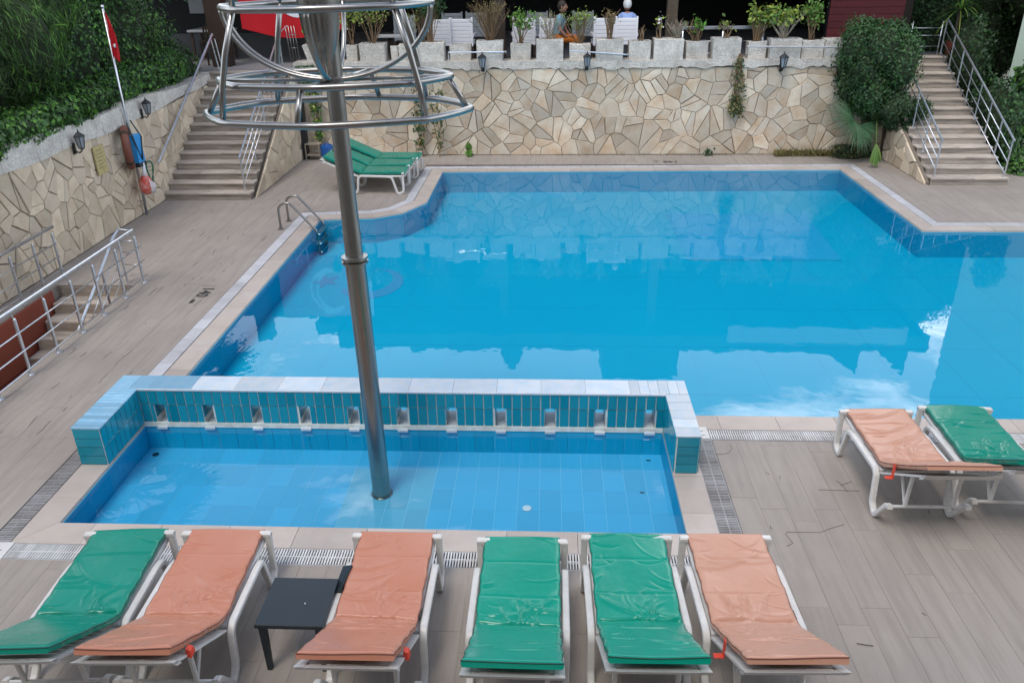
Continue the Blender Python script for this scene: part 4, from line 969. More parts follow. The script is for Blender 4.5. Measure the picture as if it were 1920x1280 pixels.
# ================================================================== LADDER
ld = thing('pool_ladder', 'stainless steel ladder with two arched handrails at the left edge of the big pool', 'ladder', (-4.6, 14.15, 0))
for y in (13.93, 14.42):
    pts = [(-4.87, y, 0), (-4.87, y, .36)]+[(-4.87+.17*(1-math.cos(a)), y, .36+.13*math.sin(a)) for a in np.linspace(0, math.pi*.6, 9)][1:]+[(-4.22, y, -.02), (-4.20, y, -.20), (-4.20, y, -.46)]
    MB().tube(pts, .021, 10).build('handrail', steel_m, ld, smooth=True, world=True)
    MB().lathe(-4.87, y, [(.055, .004), (.055, .014), (.026, .02), (.026, .04)], 12).build('base_flange', steel_m, ld, smooth='auto', world=True)
for z in (-.10, -.28, -.44): MB().box(-4.23, -4.15, 13.93, 14.42, z-.012, z+.012, bev=.003).build('step', galv_m, ld, world=True)

# ================================================================== MARKINGS
def text_mesh(s, size, mat, label, loc, rz, sub=None, cat='marking'):
    root = thing('depth_marking', label, cat, loc, rz)
    for (st, sz, dx) in (s if isinstance(s, list) else [(s, size, 0)]):
        cu = bpy.data.curves.new('t', 'FONT'); cu.body = st; cu.size = sz; cu.extrude = .001; cu.resolution_u = 3; cu.offset = .004
        o = bpy.data.objects.new('t', cu); COL.objects.link(o); dg = bpy.context.evaluated_depsgraph_get(); me = bpy.data.meshes.new_from_object(o.evaluated_get(dg)); bpy.data.objects.remove(o)
        me.materials.clear(); me.materials.append(mat); q = bpy.data.objects.new('lettering', me); COL.objects.link(q); q.parent = root; q.location = (dx, 0, 0)
    return root
text_mesh([('140', .24, 0), ('cm', .10, .46)], .2, ink_m, 'black 140cm depth mark, painted upside down before the back wall', (3.10, 19.22, .006), math.pi)
text_mesh([('140', .25, 0), ('cm', .11, .47)], .2, ink_m, 'black 140cm depth mark on the deck left of the big pool', (-5.17, 11.08, .006), R(-90))

# ================================================================== FLAGPOLE with gear
fp = thing('flagpole', 'pale slim flagpole with small furled red flag leaning at the left wall', 'flagpole', (-7.80, 14.85, 0))
MB().tube([(0, 0, 0), (0.0, 0, 3.72)], .028, 10, r1=.022).build('pole', galv_m, fp, smooth=True)
MB().ball((0, 0, 3.74), .035, n=8, m=6).build('finial', galv_m, fp, smooth=True)
mb = MB(); nz_ = 14; nx_ = 8
grid = [[(.03+.12*(u/nx_)*(1-.25*(v/nz_))*(.35+.65*min(1, v/5)), -.02+.03*math.sin(u*2.1+v*.35), 3.66-.74*v/nz_-.10*(u/nx_)) for u in range(nx_+1)] for v in range(nz_+1)]
vs_ = [p for r_ in grid for p in r_]; fs = [(v*(nx_+1)+u, v*(nx_+1)+u+1, (v+1)*(nx_+1)+u+1, (v+1)*(nx_+1)+u) for v in range(nz_) for u in range(nx_)]
vs2 = [(a, b+.008, c) for a, b, c in vs_]; k = len(vs_); mb.add(vs_+vs2, fs+[tuple(i+k for i in f[::-1]) for f in fs]); mb.build('small_flag', red_m, fp, smooth=True)
MB().ball((.09, -.03, 3.10), .03, 1, .3, 1.2).build('flag_emblem', whc_m, fp, smooth=True)
t = thing('life_ring', 'brown weathered life ring hanging edge-on on the flagpole', 'life ring', (-7.76, 14.60, 1.35), R(25))
MB().tube([(0, .30*math.cos(a), .33*math.sin(a)) for a in np.linspace(0, 2*math.pi, 25)[:-1]], .075, 10, closed=True).build('ring', brown_m, t, smooth=True)
for a in (0.6, 2.2, 3.8, 5.4): MB().tube([(0, .30*math.cos(a+d), .33*math.sin(a+d)) for d in (-.1, 0, .1)], .079, 10).build('band', wood_m, t, smooth=True)
t = thing('float_board', 'blue and black swimming float strapped to the flagpole', 'float', (-7.66, 14.72, 1.2))
mb = MB(); mb.prism([(-.05, -.12), (.06, -.12), (.06, .12), (-.05, .12)], -.16, .36); mb.build('foam_body', skyb_m, t)
MB().box(-.055, .065, -.13, .135, -.22, -.14, bev=.01).build('black_base', black_m, t)
MB().tube([(-.02, -.13, .60), (.07, -.13, .2), (.075, .0, -.1), (.07, .13, .3), (-.02, .02, .62)], .014, 6).build('strap', black_m, t, smooth=True)
t = thing('net_bag', 'small green net hoop hanging under the blue float', 'net', (-7.60, 14.95, .78))
MB().tube([(.03*math.sin(a*2), .09*math.cos(a), .24*math.sin(a)) for a in np.linspace(0, 2*math.pi, 21)[:-1]], .014, 6, closed=True).build('hoop', net_m, t, smooth=True)
mb = MB()
for k in range(7): u = -.22+k*.073; hw = .085*math.sqrt(max(.02, 1-(u/.24)**2)); mb.tube([(0, -hw, u), (.03, 0, u-.01), (0, hw, u)], .005, 4)
mb.build('mesh', net_m, t, kind='stuff')
t = thing('rope_bag', 'red and white bag of rope hanging on the flagpole', 'bag', (-7.62, 14.72, .62))
mb = MB(); mb.ball((0, 0, 0), .14, .9, 1.0, 1.35, 14, 10); o = mb.build('bag_body', bag_m, t, smooth=True)
for k in range(4): MB().tube([(.12, -.08+.05*k, .12-.03*k), (.145, -.1+.05*k, -.05), (.10, -.05+.05*k, -.17)], .01, 5).build('rope', whc_m, t, smooth=True)
MB().tube([(0, 0, .16), (.02, .02, .42)], .05, 8, r1=.02).build('bag_neck', whc_m, t, smooth=True)
t = thing('notice_plate', 'faded yellow plate fixed to the left stone wall beside the lantern', 'sign', (-7.845, 13.75, 1.32)); mb = MB(); mb.box(-.012, .012, -.17, .17, -.24, .24); mb.build('plate', yel_m, t)
mb = MB()
for k in range(6): mb.box(.012, .0135, -.12, .12-rng.random()*.1, .17-k*.06, .178-k*.06)
mb.build('faint_lines', twig_m, t)
# ---- lanterns
def lantern(label, loc, out_dir, s=1.):
    t = thing('wall_lantern', label, 'lantern', loc, math.atan2(out_dir[1], out_dir[0])); t.scale = (s, s, s); t['group'] = 'black wall lanterns'
    mb = MB(); mb.box(0, .02, -.035, .035, -.12, .06); mb.tube([(.02, 0, -.08), (.09, 0, -.10), (.14, 0, -.06)], .012, 6); mb.build('bracket', iron_m, t)
    mb = MB(); mb.lathe(.14, 0, [(.0, -.05), (.03, -.045), (.05, -.02), (.045, -.02)], 6); mb.lathe(.14, 0, [(.0, .30), (.012, .26), (.02, .24), (.095, .18), (.10, .165), (.06, .165)], 6); mb.build('cap', iron_m, t)
    for k in range(6):
        a = k*math.pi/3; MB().tube([(.14+.048*math.cos(a), .048*math.sin(a), -.02), (.14+.085*math.cos(a), .085*math.sin(a), .165)], .007, 5).build('frame_bar', iron_m, t)
    MB().lathe(.14, 0, [(.042, -.018), (.078, .163)], 6).build('glass', lglass_m, t); return t
lantern('black lantern on the left wall, nearest the camera, beside the yellow plate', (-7.855, 13.05, 1.70), (1, 0), 1.0)
lantern('black lantern on the left wall between flagpole and staircase', (-7.855, 15.55, 1.82), (1, 0), 1.0)
lantern('black lantern on the back wall below the dry brown planter plant, left of centre', (-1.55, 19.87, 2.12), (0, -1), 1.15)
lantern('black lantern on the back wall below the seated man', (.90, 19.87, 2.13), (0, -1), 1.1)
lantern('black lantern on the back wall near the hanging weeds and the bush', (5.42, 19.87, 2.08), (0, -1), 1.15)

# ================================================================== PLANTERS and their plants
def twigs(mb, c, n, h, spread, seed, r=.007, bend=.3, tips=None):
    rg = random.Random(seed); T = []
    for k in range(n):
        a = rg.uniform(0, 2*math.pi); s = rg.uniform(.15, 1)*spread; hh = h*rg.uniform(.6, 1.05); p0 = Vector((c[0]+rg.uniform(-.06, .06), c[1]+rg.uniform(-.04, .04), c[2])); e = p0+Vector((math.cos(a)*s, math.sin(a)*s*.6, hh))
        m1 = p0.lerp(e, .5)+Vector((rg.uniform(-.04, .04), rg.uniform(-.03, .03), hh*bend*.2)); mb.cr = rg.random(); mb.tube([p0, m1, e], r*rg.uniform(.7, 1.3), 4, r1=r*.4); T.append(e)
        for q in range(2):
            b = m1.lerp(e, rg.uniform(0, .7)); e2 = b+Vector((rg.uniform(-.12, .12), rg.uniform(-.08, .08), rg.uniform(.05, .2)))*(h/.5); mb.tube([b, e2], r*.5, 3, r1=r*.25); T.append(e2)
    return T
def potted(label, x, y, z, kind, h, w, seed, nst=14, nlf=260, ls=.05, mats=None, tw_=None, grp='plants in the wall planters'):
    t = thing('potted_plant', label, 'plant', (x, y, z), 0, grp)
    mb = MB(); T = twigs(mb, (x, y, z), nst, h, w, seed, r=.010 if kind != 'thick' else .018); mb.build('stem', tw_ or twig_m, t, world=True)
    if nlf:
        rg = np.random.default_rng(seed); T = np.array([tuple(p) for p in T]); k = rg.integers(0, len(T), nlf); P = T[k]+rg.normal(0, .055, (nlf, 3))*[1, .8, 1]; P[:, 2] = np.maximum(P[:, 2], z+.08)
        leaf_mesh('foliage', P, rg.normal(0, 1, (nlf, 3))+[0, -.4, .6], rg.uniform(.6, 1.3, nlf)*ls, mats or pot_m, t, seed, aspect=.6, rnd=rg.random(nlf))
    return t
PL = [  # px x0, px x1, top z offset, proud y, label
 (561, 602, .42, 19.95, 'tapered broken stone planter left of the steel pole, white with grey edge', 'taper'),
 (642, 664, .38, 20.10, 'narrow stone planter just right of the steel pole', 0), (671, 720, .44, 19.92, 'wide pale stone planter under the white-flecked shrub', 0), (728, 742, .34, 20.12, 'small sunken planter behind the right bars of the steel cage', 0),
 (744, 770, .40, 20.1, 'grey planter seen through the right part of the steel cage', 0), (783, 833, .46, 19.92, 'large square stone planter under the tall leafy bush right of the cage', 0), (842, 883, .38, 20.1, 'low stone planter crossed by the grey pipe, without a plant', 0),
 (895, 945, .48, 19.92, 'tall stone planter with the wide dry brown plant', 0), (959, 998, .40, 20.08, 'lower stone planter with the leafy green plant beside the dry one', 0), (1008, 1059, .50, 19.92, 'large pale stone planter left of the man in orange trousers', 0),
 (1071, 1111, .38, 20.1, 'low stone planter right of the man in orange trousers', 0), (1121, 1172, .50, 19.92, 'tall pale stone planter under the thick brown stems', 0), (1183, 1224, .44, 19.98, 'rounded stone planter with two cut stumps', 0),
 (1229, 1284, .50, 19.92, 'wide pale stone planter left of the low white railing', 0), (1290, 1331, .42, 20.06, 'stone planter under the brown-stemmed green plant by the white railing', 0), (1338, 1390, .50, 19.92, 'wide stone planter right above the hanging weeds', 0),
 (1406, 1440, .40, 20.06, 'narrow stone planter just right of the hanging weeds', 0), (1444, 1501, .48, 19.92, 'broad stone planter above the rightmost lantern', 0), (1506, 1546, .42, 20.06, 'stone planter between the rightmost lantern and the round bush', 0), (1547, 1588, .46, 19.95, 'dark stone planter partly behind the round bush', 0)]
PX = lambda px: (px-1031.3)/80.4      # px to metres along the wall top
PLX = []
for (a, b, h, y, lb, kd) in PL:
    x0, x1 = PX(a), PX(b); cx = (x0+x1)/2; t = thing('stone_planter', lb, 'planter', (cx, y+.2, 2.21), 0, 'stone planters along the top of the back wall')
    hw = (x1-x0)/2; nzc = 4; mb = MB(); rg = random.Random(int(a)); hh = h*.93; th = .05; yb = .42 if y < 20 else .30; y0 = y-(y+.2)
    bot = .45 if kd else .97
    j = lambda: rg.uniform(-.012, .012)
    zb = 0 if y > 20 else -.10
    V_ = [(-hw*bot+j(), y0, zb), (hw*bot+j(), y0, zb), (hw*bot, y0+yb, 0), (-hw*bot, y0+yb, 0), (-hw, y0+j(), hh+j()*2), (hw, y0+j(), hh+j()*2), (hw, y0+yb, hh), (-hw, y0+yb, hh), (-hw+th, y0+th, hh), (hw-th, y0+th, hh), (hw-th, y0+yb-th, hh), (-hw+th, y0+yb-th, hh), (-hw+th, y0+th, hh-.06), (hw-th, y0+th, hh-.06), (hw-th, y0+yb-th, hh-.06), (-hw+th, y0+yb-th, hh-.06)]
    mb.add(V_, [(3, 2, 1, 0), (0, 1, 5, 4), (1, 2, 6, 5), (2, 3, 7, 6), (3, 0, 4, 7), (4, 5, 9, 8), (5, 6, 10, 9), (6, 7, 11, 10), (7, 4, 8, 11), (8, 9, 13, 12), (9, 10, 14, 13), (10, 11, 15, 14), (11, 8, 12, 15)]); mb.build('box', plaster_m, t)
    mb = MB(); mb.add([V_[12], V_[13], V_[14], V_[15]], [(0, 1, 2, 3)]); mb.add([(V_[k][0], V_[k][1], V_[k][2]-.02) for k in (12, 13, 14, 15)], [(3, 2, 1, 0)]); mb.build('soil', soil_m, t)
    PLX.append((cx, y+.2, 2.21+hh-.05, hw))
def pp(i, label, kind, h, w, **k): x, y, z, hw = PLX[i]; return potted(label, x+k.pop('dx', 0), y, z, kind, h, w, 100+i*7+int(k.get('nst', 3)), **k)
pp(0, 'succulent with curled green and reddish leaves in the tapered planter', 'thick', .55, .25, nst=6, nlf=110, ls=.13, mats=[pot_m, ivyl_m])
pp(1, 'tall plant with big leaves and orange tint right behind the steel pole', '', .9, .28, nst=7, nlf=120, ls=.12, mats=[pot_m, yg_m])
pp(2, 'bushy shrub with pale flecks beside the tall orange-tinted plant', '', .85, .38, nst=18, nlf=420, ls=.06, mats=[dry_m, pot_m, yg_m])
pp(4, 'thin yellow-flowered weed seen through the right side of the cage', '', .6, .35, nst=12, nlf=130, ls=.05, mats=[yg_m, dry_m])
pp(5, 'tall dense green bush in the large planter right of the steel cage', '', 1.15, .34, nst=22, nlf=1500, ls=.06, mats=[ivy_m, dk_m])
pp(5, 'yellowish bare-stemmed plant at the left of the tall green bush', '', .75, .25, nst=14, nlf=90, ls=.05, mats=[yg_m], dx=-.22)
pp(7, 'wide dry brown bush with thin branches above the left lantern', '', .85, .55, nst=70, nlf=380, ls=.04, mats=[dry_m])
pp(8, 'leafy green plant next to the dry brown bush', '', .62, .36, nst=16, nlf=420, ls=.07, mats=[ivyl_m, pot_m])
pp(9, 'bare grey branching plant in front of the seated man', '', .62, .40, nst=26, nlf=50, ls=.05, mats=[yg_m], tw_=twigg_m)
pp(10, 'round yellow-green bush right of the orange trousers', '', .65, .38, nst=26, nlf=420, ls=.05, mats=[yg_m, pot_m])
pp(11, 'thick bundle of brown stems in front of the white chairs', 'thick', .62, .20, nst=16, nlf=50, ls=.06, mats=[dry_m])
pp(12, 'two bare cut stumps in the rounded planter', 'thick', .36, .12, nst=4, nlf=0)
pp(13, 'small stump with whitish round buds beside the grey post', 'thick', .5, .12, nst=5, nlf=26, ls=.09, mats=[whc_m, yg_m], dx=-.22)
pp(13, 'tangle of thin grey twigs beside the grey post', '', .42, .34, nst=34, nlf=20, ls=.03, mats=[dry_m], tw_=twigg_m, dx=.2)
pp(14, 'cluster of upright brown stems with large green leaves on top', 'thick', .48, .22, nst=18, nlf=46, ls=.15, mats=[ivyl_m])
pp(15, 'sparse plant with single brown stems before the white railing', 'thick', .48, .30, nst=6, nlf=26, ls=.10, mats=[pot_m, yg_m])
pp(16, 'dense yellow-green bush at the right end of the white railing', 'thick', .68, .30, nst=18, nlf=330, ls=.10, mats=[yg_m, pot_m])
pp(17, 'spreading yellow-green plant with curved pale branches above the rightmost lantern', 'thick', .62, .50, nst=24, nlf=420, ls=.11, mats=[yg_m, pot_m], tw_=twigg_m)
pp(18, 'bright green leafy shrub in front of the dark red boards', '', .75, .28, nst=14, nlf=380, ls=.08, mats=[ivyl_m, pot_m])
# pipes along the wall top
for (xa, xb, za, zb, lb) in ((842, 950, 2.42, 2.42, 'grey water pipe across the planters left of the first lantern'), (1071, 1180, 2.44, 2.34, 'sloping grey water pipe with a brass tap near the seated man'), (1400, 1590, 2.50, 2.47, 'long grey water pipe across the planters next to the round bush')):
    t = thing('water_pipe', lb, 'pipe', (PX(xa), 19.86, za)); MB().tube([(0, 0, -.16), (0, 0, 0), (PX(xb)-PX(xa), 0, zb-za)], .018, 8).build('pipe', galv_m if xa != 1400 else strip_m, t, smooth='auto')
    MB().ball((PX(xb)-PX(xa), -.01, zb-za), .035, n=8, m=6).build('joint', steel_m, t, smooth=True)
t = thing('low_railing', 'low white-topped railing on the terrace behind the planters', 'railing', (3.6, 20.6, 2.1))
MB().box(-.45, 1.55, -.03, .03, .72, .79, bev=.008).build('top_board', galv_m, t)
for z in (.18, .45): MB().tube([(-.45, 0, z), (1.55, 0, z)], .012, 6).build('rail', galv_m, t, smooth=True)
for x in (-.4, .55, 1.5): MB().tube([(x, 0, 0), (x, 0, .72)], .025, 8).build('post', galv_m, t, smooth=True)
# ================================================================== TERRACE FURNITURE, FLAG, PEOPLE
def patio_chair(label, x, y, rz, s=1.):
    t = thing('patio_chair', label, 'chair', (x, y, 2.106), rz, 'pale high-backed chairs on the terrace')
    for k in range(7): MB().box(-.25, .25, -.04, .02, .36+k*.087, .36+k*.087+.080, bev=.012).build('back_slat', whc_m if s > .5 else fascia_m, t)
    for sx in (-1, 1): MB().box(sx*.26-.022, sx*.26+.022, -.05, .03, .34, 1.0, bev=.012).build('back_post', whc_m if s > .5 else fascia_m, t)
    MB().box(-.27, .27, .03, .50, .36, .46, bev=.015).build('seat', whc_m if s > .5 else fascia_m, t)
    for sx in (-1, 1): MB().box(sx*.27-.03, sx*.27+.03, -.04, .48, .55, .62, bev=.01).build('armrest', whc_m if s > .5 else fascia_m, t)
    for sx in (-1, 1):
        for y_ in (-.02, .46): MB().box(sx*.25-.025, sx*.25+.025, y_-.025, y_+.025, 0, .36).build('leg', wood_m, t)
    return t
for (px, y, rz, lb, br) in ((826, 20.9, .05, 'white chair back just right of the tall green bush', 1), (868, 21.0, -.05, 'white chair back between the green bush and the dry brown plant', 1), (985, 21.1, .1, 'white chair behind the leafy green planter plant', 1), (1036, 20.9, -.1, 'white chair carrying the man in orange trousers', 1),
    (1136, 20.9, .08, 'white chair left behind the thick brown stems', 1), (1175, 20.9, -.08, 'white chair on which the person with the white cap sits', 1), (850, 23.2, 0, 'grey far chair in the shade behind the green bush', 0), (895, 23.3, .1, 'grey far chair behind the dry brown plant', 0), (1010, 23.2, 0, 'grey far chair in the shade behind the man', 0), (1095, 23.2, -.1, 'grey far chair in the shade between the two people', 0), (760, 22.4, .1, 'grey far chair seen through the cage', 0)):
    patio_chair(lb, (px-1031.3)/80.4*(y+1.2)/21.1, y, rz, br)
tt = thing('dining_table', 'dark table at the stair head with pale top', 'table', (-8.6, 21.6, 2.1)); MB().box(-.5, .5, -.4, .4, .70, .75, bev=.01).build('table_top', fascia_m, tt)
for sx in (-1, 1):
    for sy in (-1, 1): MB().box(sx*.42-.03, sx*.42+.03, sy*.32-.03, sy*.32+.03, 0, .70).build('leg', wood_m, tt)
def wood_chair(label, x, y, rz):
    t = thing('wooden_chair', label, 'chair', (x, y, 2.1), rz, 'dark wooden chairs at the stair head'); MB().box(-.21, .21, -.2, .22, .43, .47).build('seat', wood_m, t)
    for sx in (-1, 1):
        MB().box(sx*.19-.018, sx*.19+.018, -.2, -.165, 0, .9).build('leg', wood_m, t); MB().box(sx*.19-.018, sx*.19+.018, .18, .215, 0, .43).build('leg', wood_m, t)
    for k in range(4): MB().box(-.14+k*.085, -.11+k*.085, -.195, -.175, .47, .84).build('spindle', wood_m, t)
    MB().box(-.2, .2, -.2, -.165, .84, .9).build('top_rail', wood_m, t)
wood_chair('dark wooden chair left of the brown post at the stair head', -8.15, 20.55, .1); wood_chair('dark wooden chair behind the table at the stair head', -8.8, 21.9, 2.9)
t = thing('dining_table', 'small dark table behind the steel pole on the terrace', 'table', (-3.9, 20.95, 2.1)); MB().box(-.3, .3, -.25, .25, .58, .62).build('table_top', fascia_m, t); MB().box(-.05, .05, -.05, .05, 0, .58).build('leg', wood_m, t)
# large flag
fl = thing('large_flag', 'large red flag with white crescent hanging over the terrace behind the steel cage', 'flag', (-7.42, 20.5, 2.98))
def fz(u, v): return .06*math.sin(u*7+v*1.5)+.03*math.sin(u*15-v*3)
nu, nv = 44, 20; FW, FH = 2.5, 1.6; vs_ = []
def fpnt(u, v, off=0): return (u*FW-.25*(1-v)*0, fz(u, v)-off, (-.05+.22*(abs(u-.0)-.0)*0 + (-.33*math.sin(math.pi*min(1, u*1.05))*.6+.0))*(1-v)+v*FH-(.05*u))
for off in (0, -.012): vs_ += [fpnt(i/nu, j/nv, off) for j in range(nv+1) for i in range(nu+1)]
k = (nu+1)*(nv+1); fs = [(j*(nu+1)+i, j*(nu+1)+i+1, (j+1)*(nu+1)+i+1, (j+1)*(nu+1)+i) for j in range(nv) for i in range(nu)]
mb = MB(); mb.add(vs_, fs+[tuple(a+k for a in f[::-1]) for f in fs]); mb.build('cloth', red_m, fl, smooth=True)
mb = MB(); cu_, cv_ = .565, .60
A_ = np.linspace(R(60), R(395), 40); 
for i in range(39):
    q = []
    for (a, in_) in ((A_[i], 0), (A_[i+1], 0), (A_[i+1], 1), (A_[i], 1)):
        r1, r2, d = .56, .45, .13
        if not in_: uu, vv = cu_+r1*math.cos(a)/FW, cv_+r1*math.sin(a)/FH
        else: uu, vv = cu_+(d+r2*math.cos(a))/FW*1., cv_+r2*math.sin(a)/FH
        q.append(fpnt(min(max(uu, 0), 1), min(max(vv, 0), 1), .006))
    mb.add(q, [(0, 1, 2, 3)]); mb.add([(p[0], p[1]+.004, p[2]) for p in q], [(3, 2, 1, 0)])
mb.build('crescent', whc_m, fl)
mb = MB(); q = [fpnt(1, j/nv) for j in range(nv+1)]
for j in range(nv): mb.add([q[j], (q[j][0]+.07, q[j][1], q[j][2]), (q[j+1][0]+.07, q[j+1][1], q[j+1][2]), q[j+1]], [(0, 1, 2, 3)]); mb.add([(q[j][0], q[j][1]+.01, q[j][2]), (q[j][0]+.07, q[j][1]+.01, q[j][2]), (q[j+1][0]+.07, q[j+1][1]+.01, q[j+1][2]), (q[j+1][0], q[j+1][1]+.01, q[j+1][2])], [(3, 2, 1, 0)])
mb.build('white_hem', whc_m, fl)
t = thing('steel_rack', 'slim steel rack standing at the top of the staircase railing', 'rack', (-6.25, 20.3, 2.2))
for k in range(4): MB().tube([(k*.07, 0, 0), (k*.07-.05, 0, .8)], .010, 6).build('bar', steel_m, t, smooth=True)
for z in (.3, .6): MB().tube([(-.03, 0, z), (.2, 0, z)], .008, 6).build('cross_bar', steel_m, t, smooth=True)
# people
def skin_body(name, joints, edges, radii, mat, parent, root=0, sub=2):
    me = bpy.data.meshes.new(name); me.from_pydata(joints, edges, []); me.materials.append(mat); o = bpy.data.objects.new(name, me); COL.objects.link(o); o.parent = parent
    m = o.modifiers.new('skin', 'SKIN'); m.use_smooth_shade = True
    for i, r_ in enumerate(radii): me.skin_vertices[0].data[i].radius = (r_, r_) if not isinstance(r_, tuple) else r_
    me.skin_vertices[0].data[root].use_root = True
    s = o.modifiers.new('sub', 'SUBSURF'); s.levels = sub; s.render_levels = sub; return o
def seated_person(label, loc, rz, shirt, trousers, hairm, cap=False, lean=.1):
    t = thing('person', label, 'person', loc, rz)
    # local: +y is forward, seat height .46
    J = [(0, 0, .52), (0, .01, .70), (0, lean*.5, .88), (0, lean*.6, 1.02), (0, lean*.75, 1.10)]; E_ = [(0, 1), (1, 2), (2, 3), (3, 4)]; Rr = [(.15, .12), (.14, .10), (.16, .11), (.08, .07), (.05, .05)]
    for s in (-1, 1):
        b = len(J); J += [(s*.17, lean*.6, .98), (s*.22, lean*.7+.04, .74), (s*.19, .24, .60), (s*.17, .31, .585)]; E_ += [(3, b), (b, b+1), (b+1, b+2), (b+2, b+3)]; Rr += [.055, .042, .033, .026]
        b = len(J); J += [(s*.09, .05, .52), (s*.13, .43, .52), (s*.13, .46, .28), (s*.13, .44, .09)]; E_ += [(0, b), (b, b+1), (b+1, b+2), (b+2, b+3)]; Rr += [.09, .065, .055, .04]
    body = skin_body('body', J, E_, Rr, skin_m, t, 0)
    # head with face
    hc = (0, lean*.8+.02, 1.235); mb = MB(); mb.ball(hc, .105, .86, 1.0, 1.22, 16, 12); mb.ball((hc[0], hc[1]+.105, hc[2]-.01), .018, .8, 1.2, 1.4); 
    for s in (-1, 1): mb.ball((s*.092, hc[1], hc[2]), .024, .5, .8, 1.3)
    mb.build('head', skin_m, t, smooth=True)
    mb = MB(); [mb.ball((s*.035, hc[1]+.094, hc[2]+.015), .011) for s in (-1, 1)]; mb.build('eye', ink_m, t, smooth=True)
    MB().ball((0, hc[1]+.096, hc[2]-.055), .02, 1.2, .5, .4).build('mouth', redst_m, t, smooth=True)
    mb = MB(); mb.ball((0, hc[1]-.018, hc[2]+.03), .112, .92, 1.0, 1.12, 16, 12); mb.build('hair' if not cap else 'cap', hairm, t, smooth=True)
    # shirt and trousers over the same skeleton
    J2 = [(0, 0, .52), (0, .01, .72), (0, lean*.5, .90), (0, lean*.6, 1.04)]; E2 = [(0, 1), (1, 2), (2, 3)]; R2 = [(.17, .14), (.165, .125), (.18, .13), (.085, .08)]
    for s in (-1, 1): b = len(J2); J2 += [(s*.18, lean*.6, .985), (s*.215, lean*.65+.02, .80)]; E2 += [(3, b), (b, b+1)]; R2 += [.07, .062]
    skin_body('shirt', J2, E2, R2, shirt, t, 0)
    J3 = [(0, 0, .53)]; E3 = []; R3 = [(.17, .12)]
    for s in (-1, 1): b = len(J3); J3 += [(s*.095, .06, .52), (s*.13, .44, .52), (s*.13, .47, .28), (s*.13, .45, .12)]; E3 += [(0, b), (b, b+1), (b+1, b+2), (b+2, b+3)]; R3 += [.105, .082, .07, .06]
    skin_body('trousers', J3, E3, R3, trousers, t, 0)
    for s in (-1, 1):
        mb = MB(); mb.ball((s*.13, .50, .045), .055, .85, 2.1, .8, 12, 8); mb.build('shoe', shoe_m, t, smooth=True)
        # hand: palm with five fingers resting on the thigh
        P0 = Vector((s*.17, .31, .60)); J4 = [tuple(P0), tuple(P0+Vector((0, .05, .0)))]; E4 = [(0, 1)]; R4 = [.022, .026]
        for k, (dx, l_) in enumerate(((-.024, .062), (-.008, .072), (.008, .068), (.023, .055))):
            b = len(J4); J4 += [tuple(P0+Vector((dx, .075, 0))), tuple(P0+Vector((dx*1.1, .075+l_*.6, -.006))), tuple(P0+Vector((dx*1.15, .075+l_, -.022)))]; E4 += [(1, b), (b, b+1), (b+1, b+2)]; R4 += [.009, .008, .007]
        b = len(J4); J4 += [tuple(P0+Vector((-s*.03, .03, 0))), tuple(P0+Vector((-s*.045, .065, -.008)))]; E4 += [(0, b), (b, b+1)]; R4 += [.010, .008]
        skin_body('hand', J4, E4, R4, skin_m, t, 0, 1)
    return t
pxx = lambda px, y: (px-1031.3)/80.4*(y+1.2)/21.1
seated_person('dark-haired person in blue-grey top and orange trousers seated on a white chair', (pxx(1048, 20.8), 20.80, 2.10), R(-105), shirtb_m, orange_m, hair_m, lean=.12)
seated_person('person in a white cap and light blue shirt seated behind the brown stems', (pxx(1176, 21.2), 21.15, 2.10), R(0), shirtl_m, shirtb_m, whair_m, cap=True)

# ================================================================== SMALL THINGS by the far left corner
t = thing('plastic_drum', 'blue plastic drum by the back wall beside the far sunloungers', 'drum', (-5.35, 19.35, 0)); MB().lathe(0, 0, [(.13, 0), (.155, .02), (.16, .30), (.15, .36), (.12, .38), (.11, .36)], 20).build('drum_body', blue_m, t, smooth='auto')
MB().tube([(-.06, 0, .36), (-.05, 0, .42), (.05, 0, .42), (.06, 0, .36)], .012, 6).build('handle', blue_m, t, smooth=True)
t = thing('metal_stool', 'grey metal frame stand in the corner left of the blue drum', 'stand', (-5.72, 19.5, 0))
for sx in (-1, 1):
    for sy in (-1, 1): MB().box(sx*.17-.012, sx*.17+.012, sy*.12-.012, sy*.12+.012, 0, .38).build('leg', twigg_m, t)
for z in (.12, .38): MB().box(-.18, .18, -.13, .13, z-.01, z+.01).build('shelf', twigg_m, t)
t = thing('dark_post', 'black square post at the foot of the stair side wall', 'post', (-5.93, 19.55, 0)); MB().box(-.07, .06, -.09, .09, 0, 1.45).build('shaft', iron_m, t); MB().box(-.08, .07, -.1, .1, 1.45, 1.48).build('post_cap', iron_m, t)

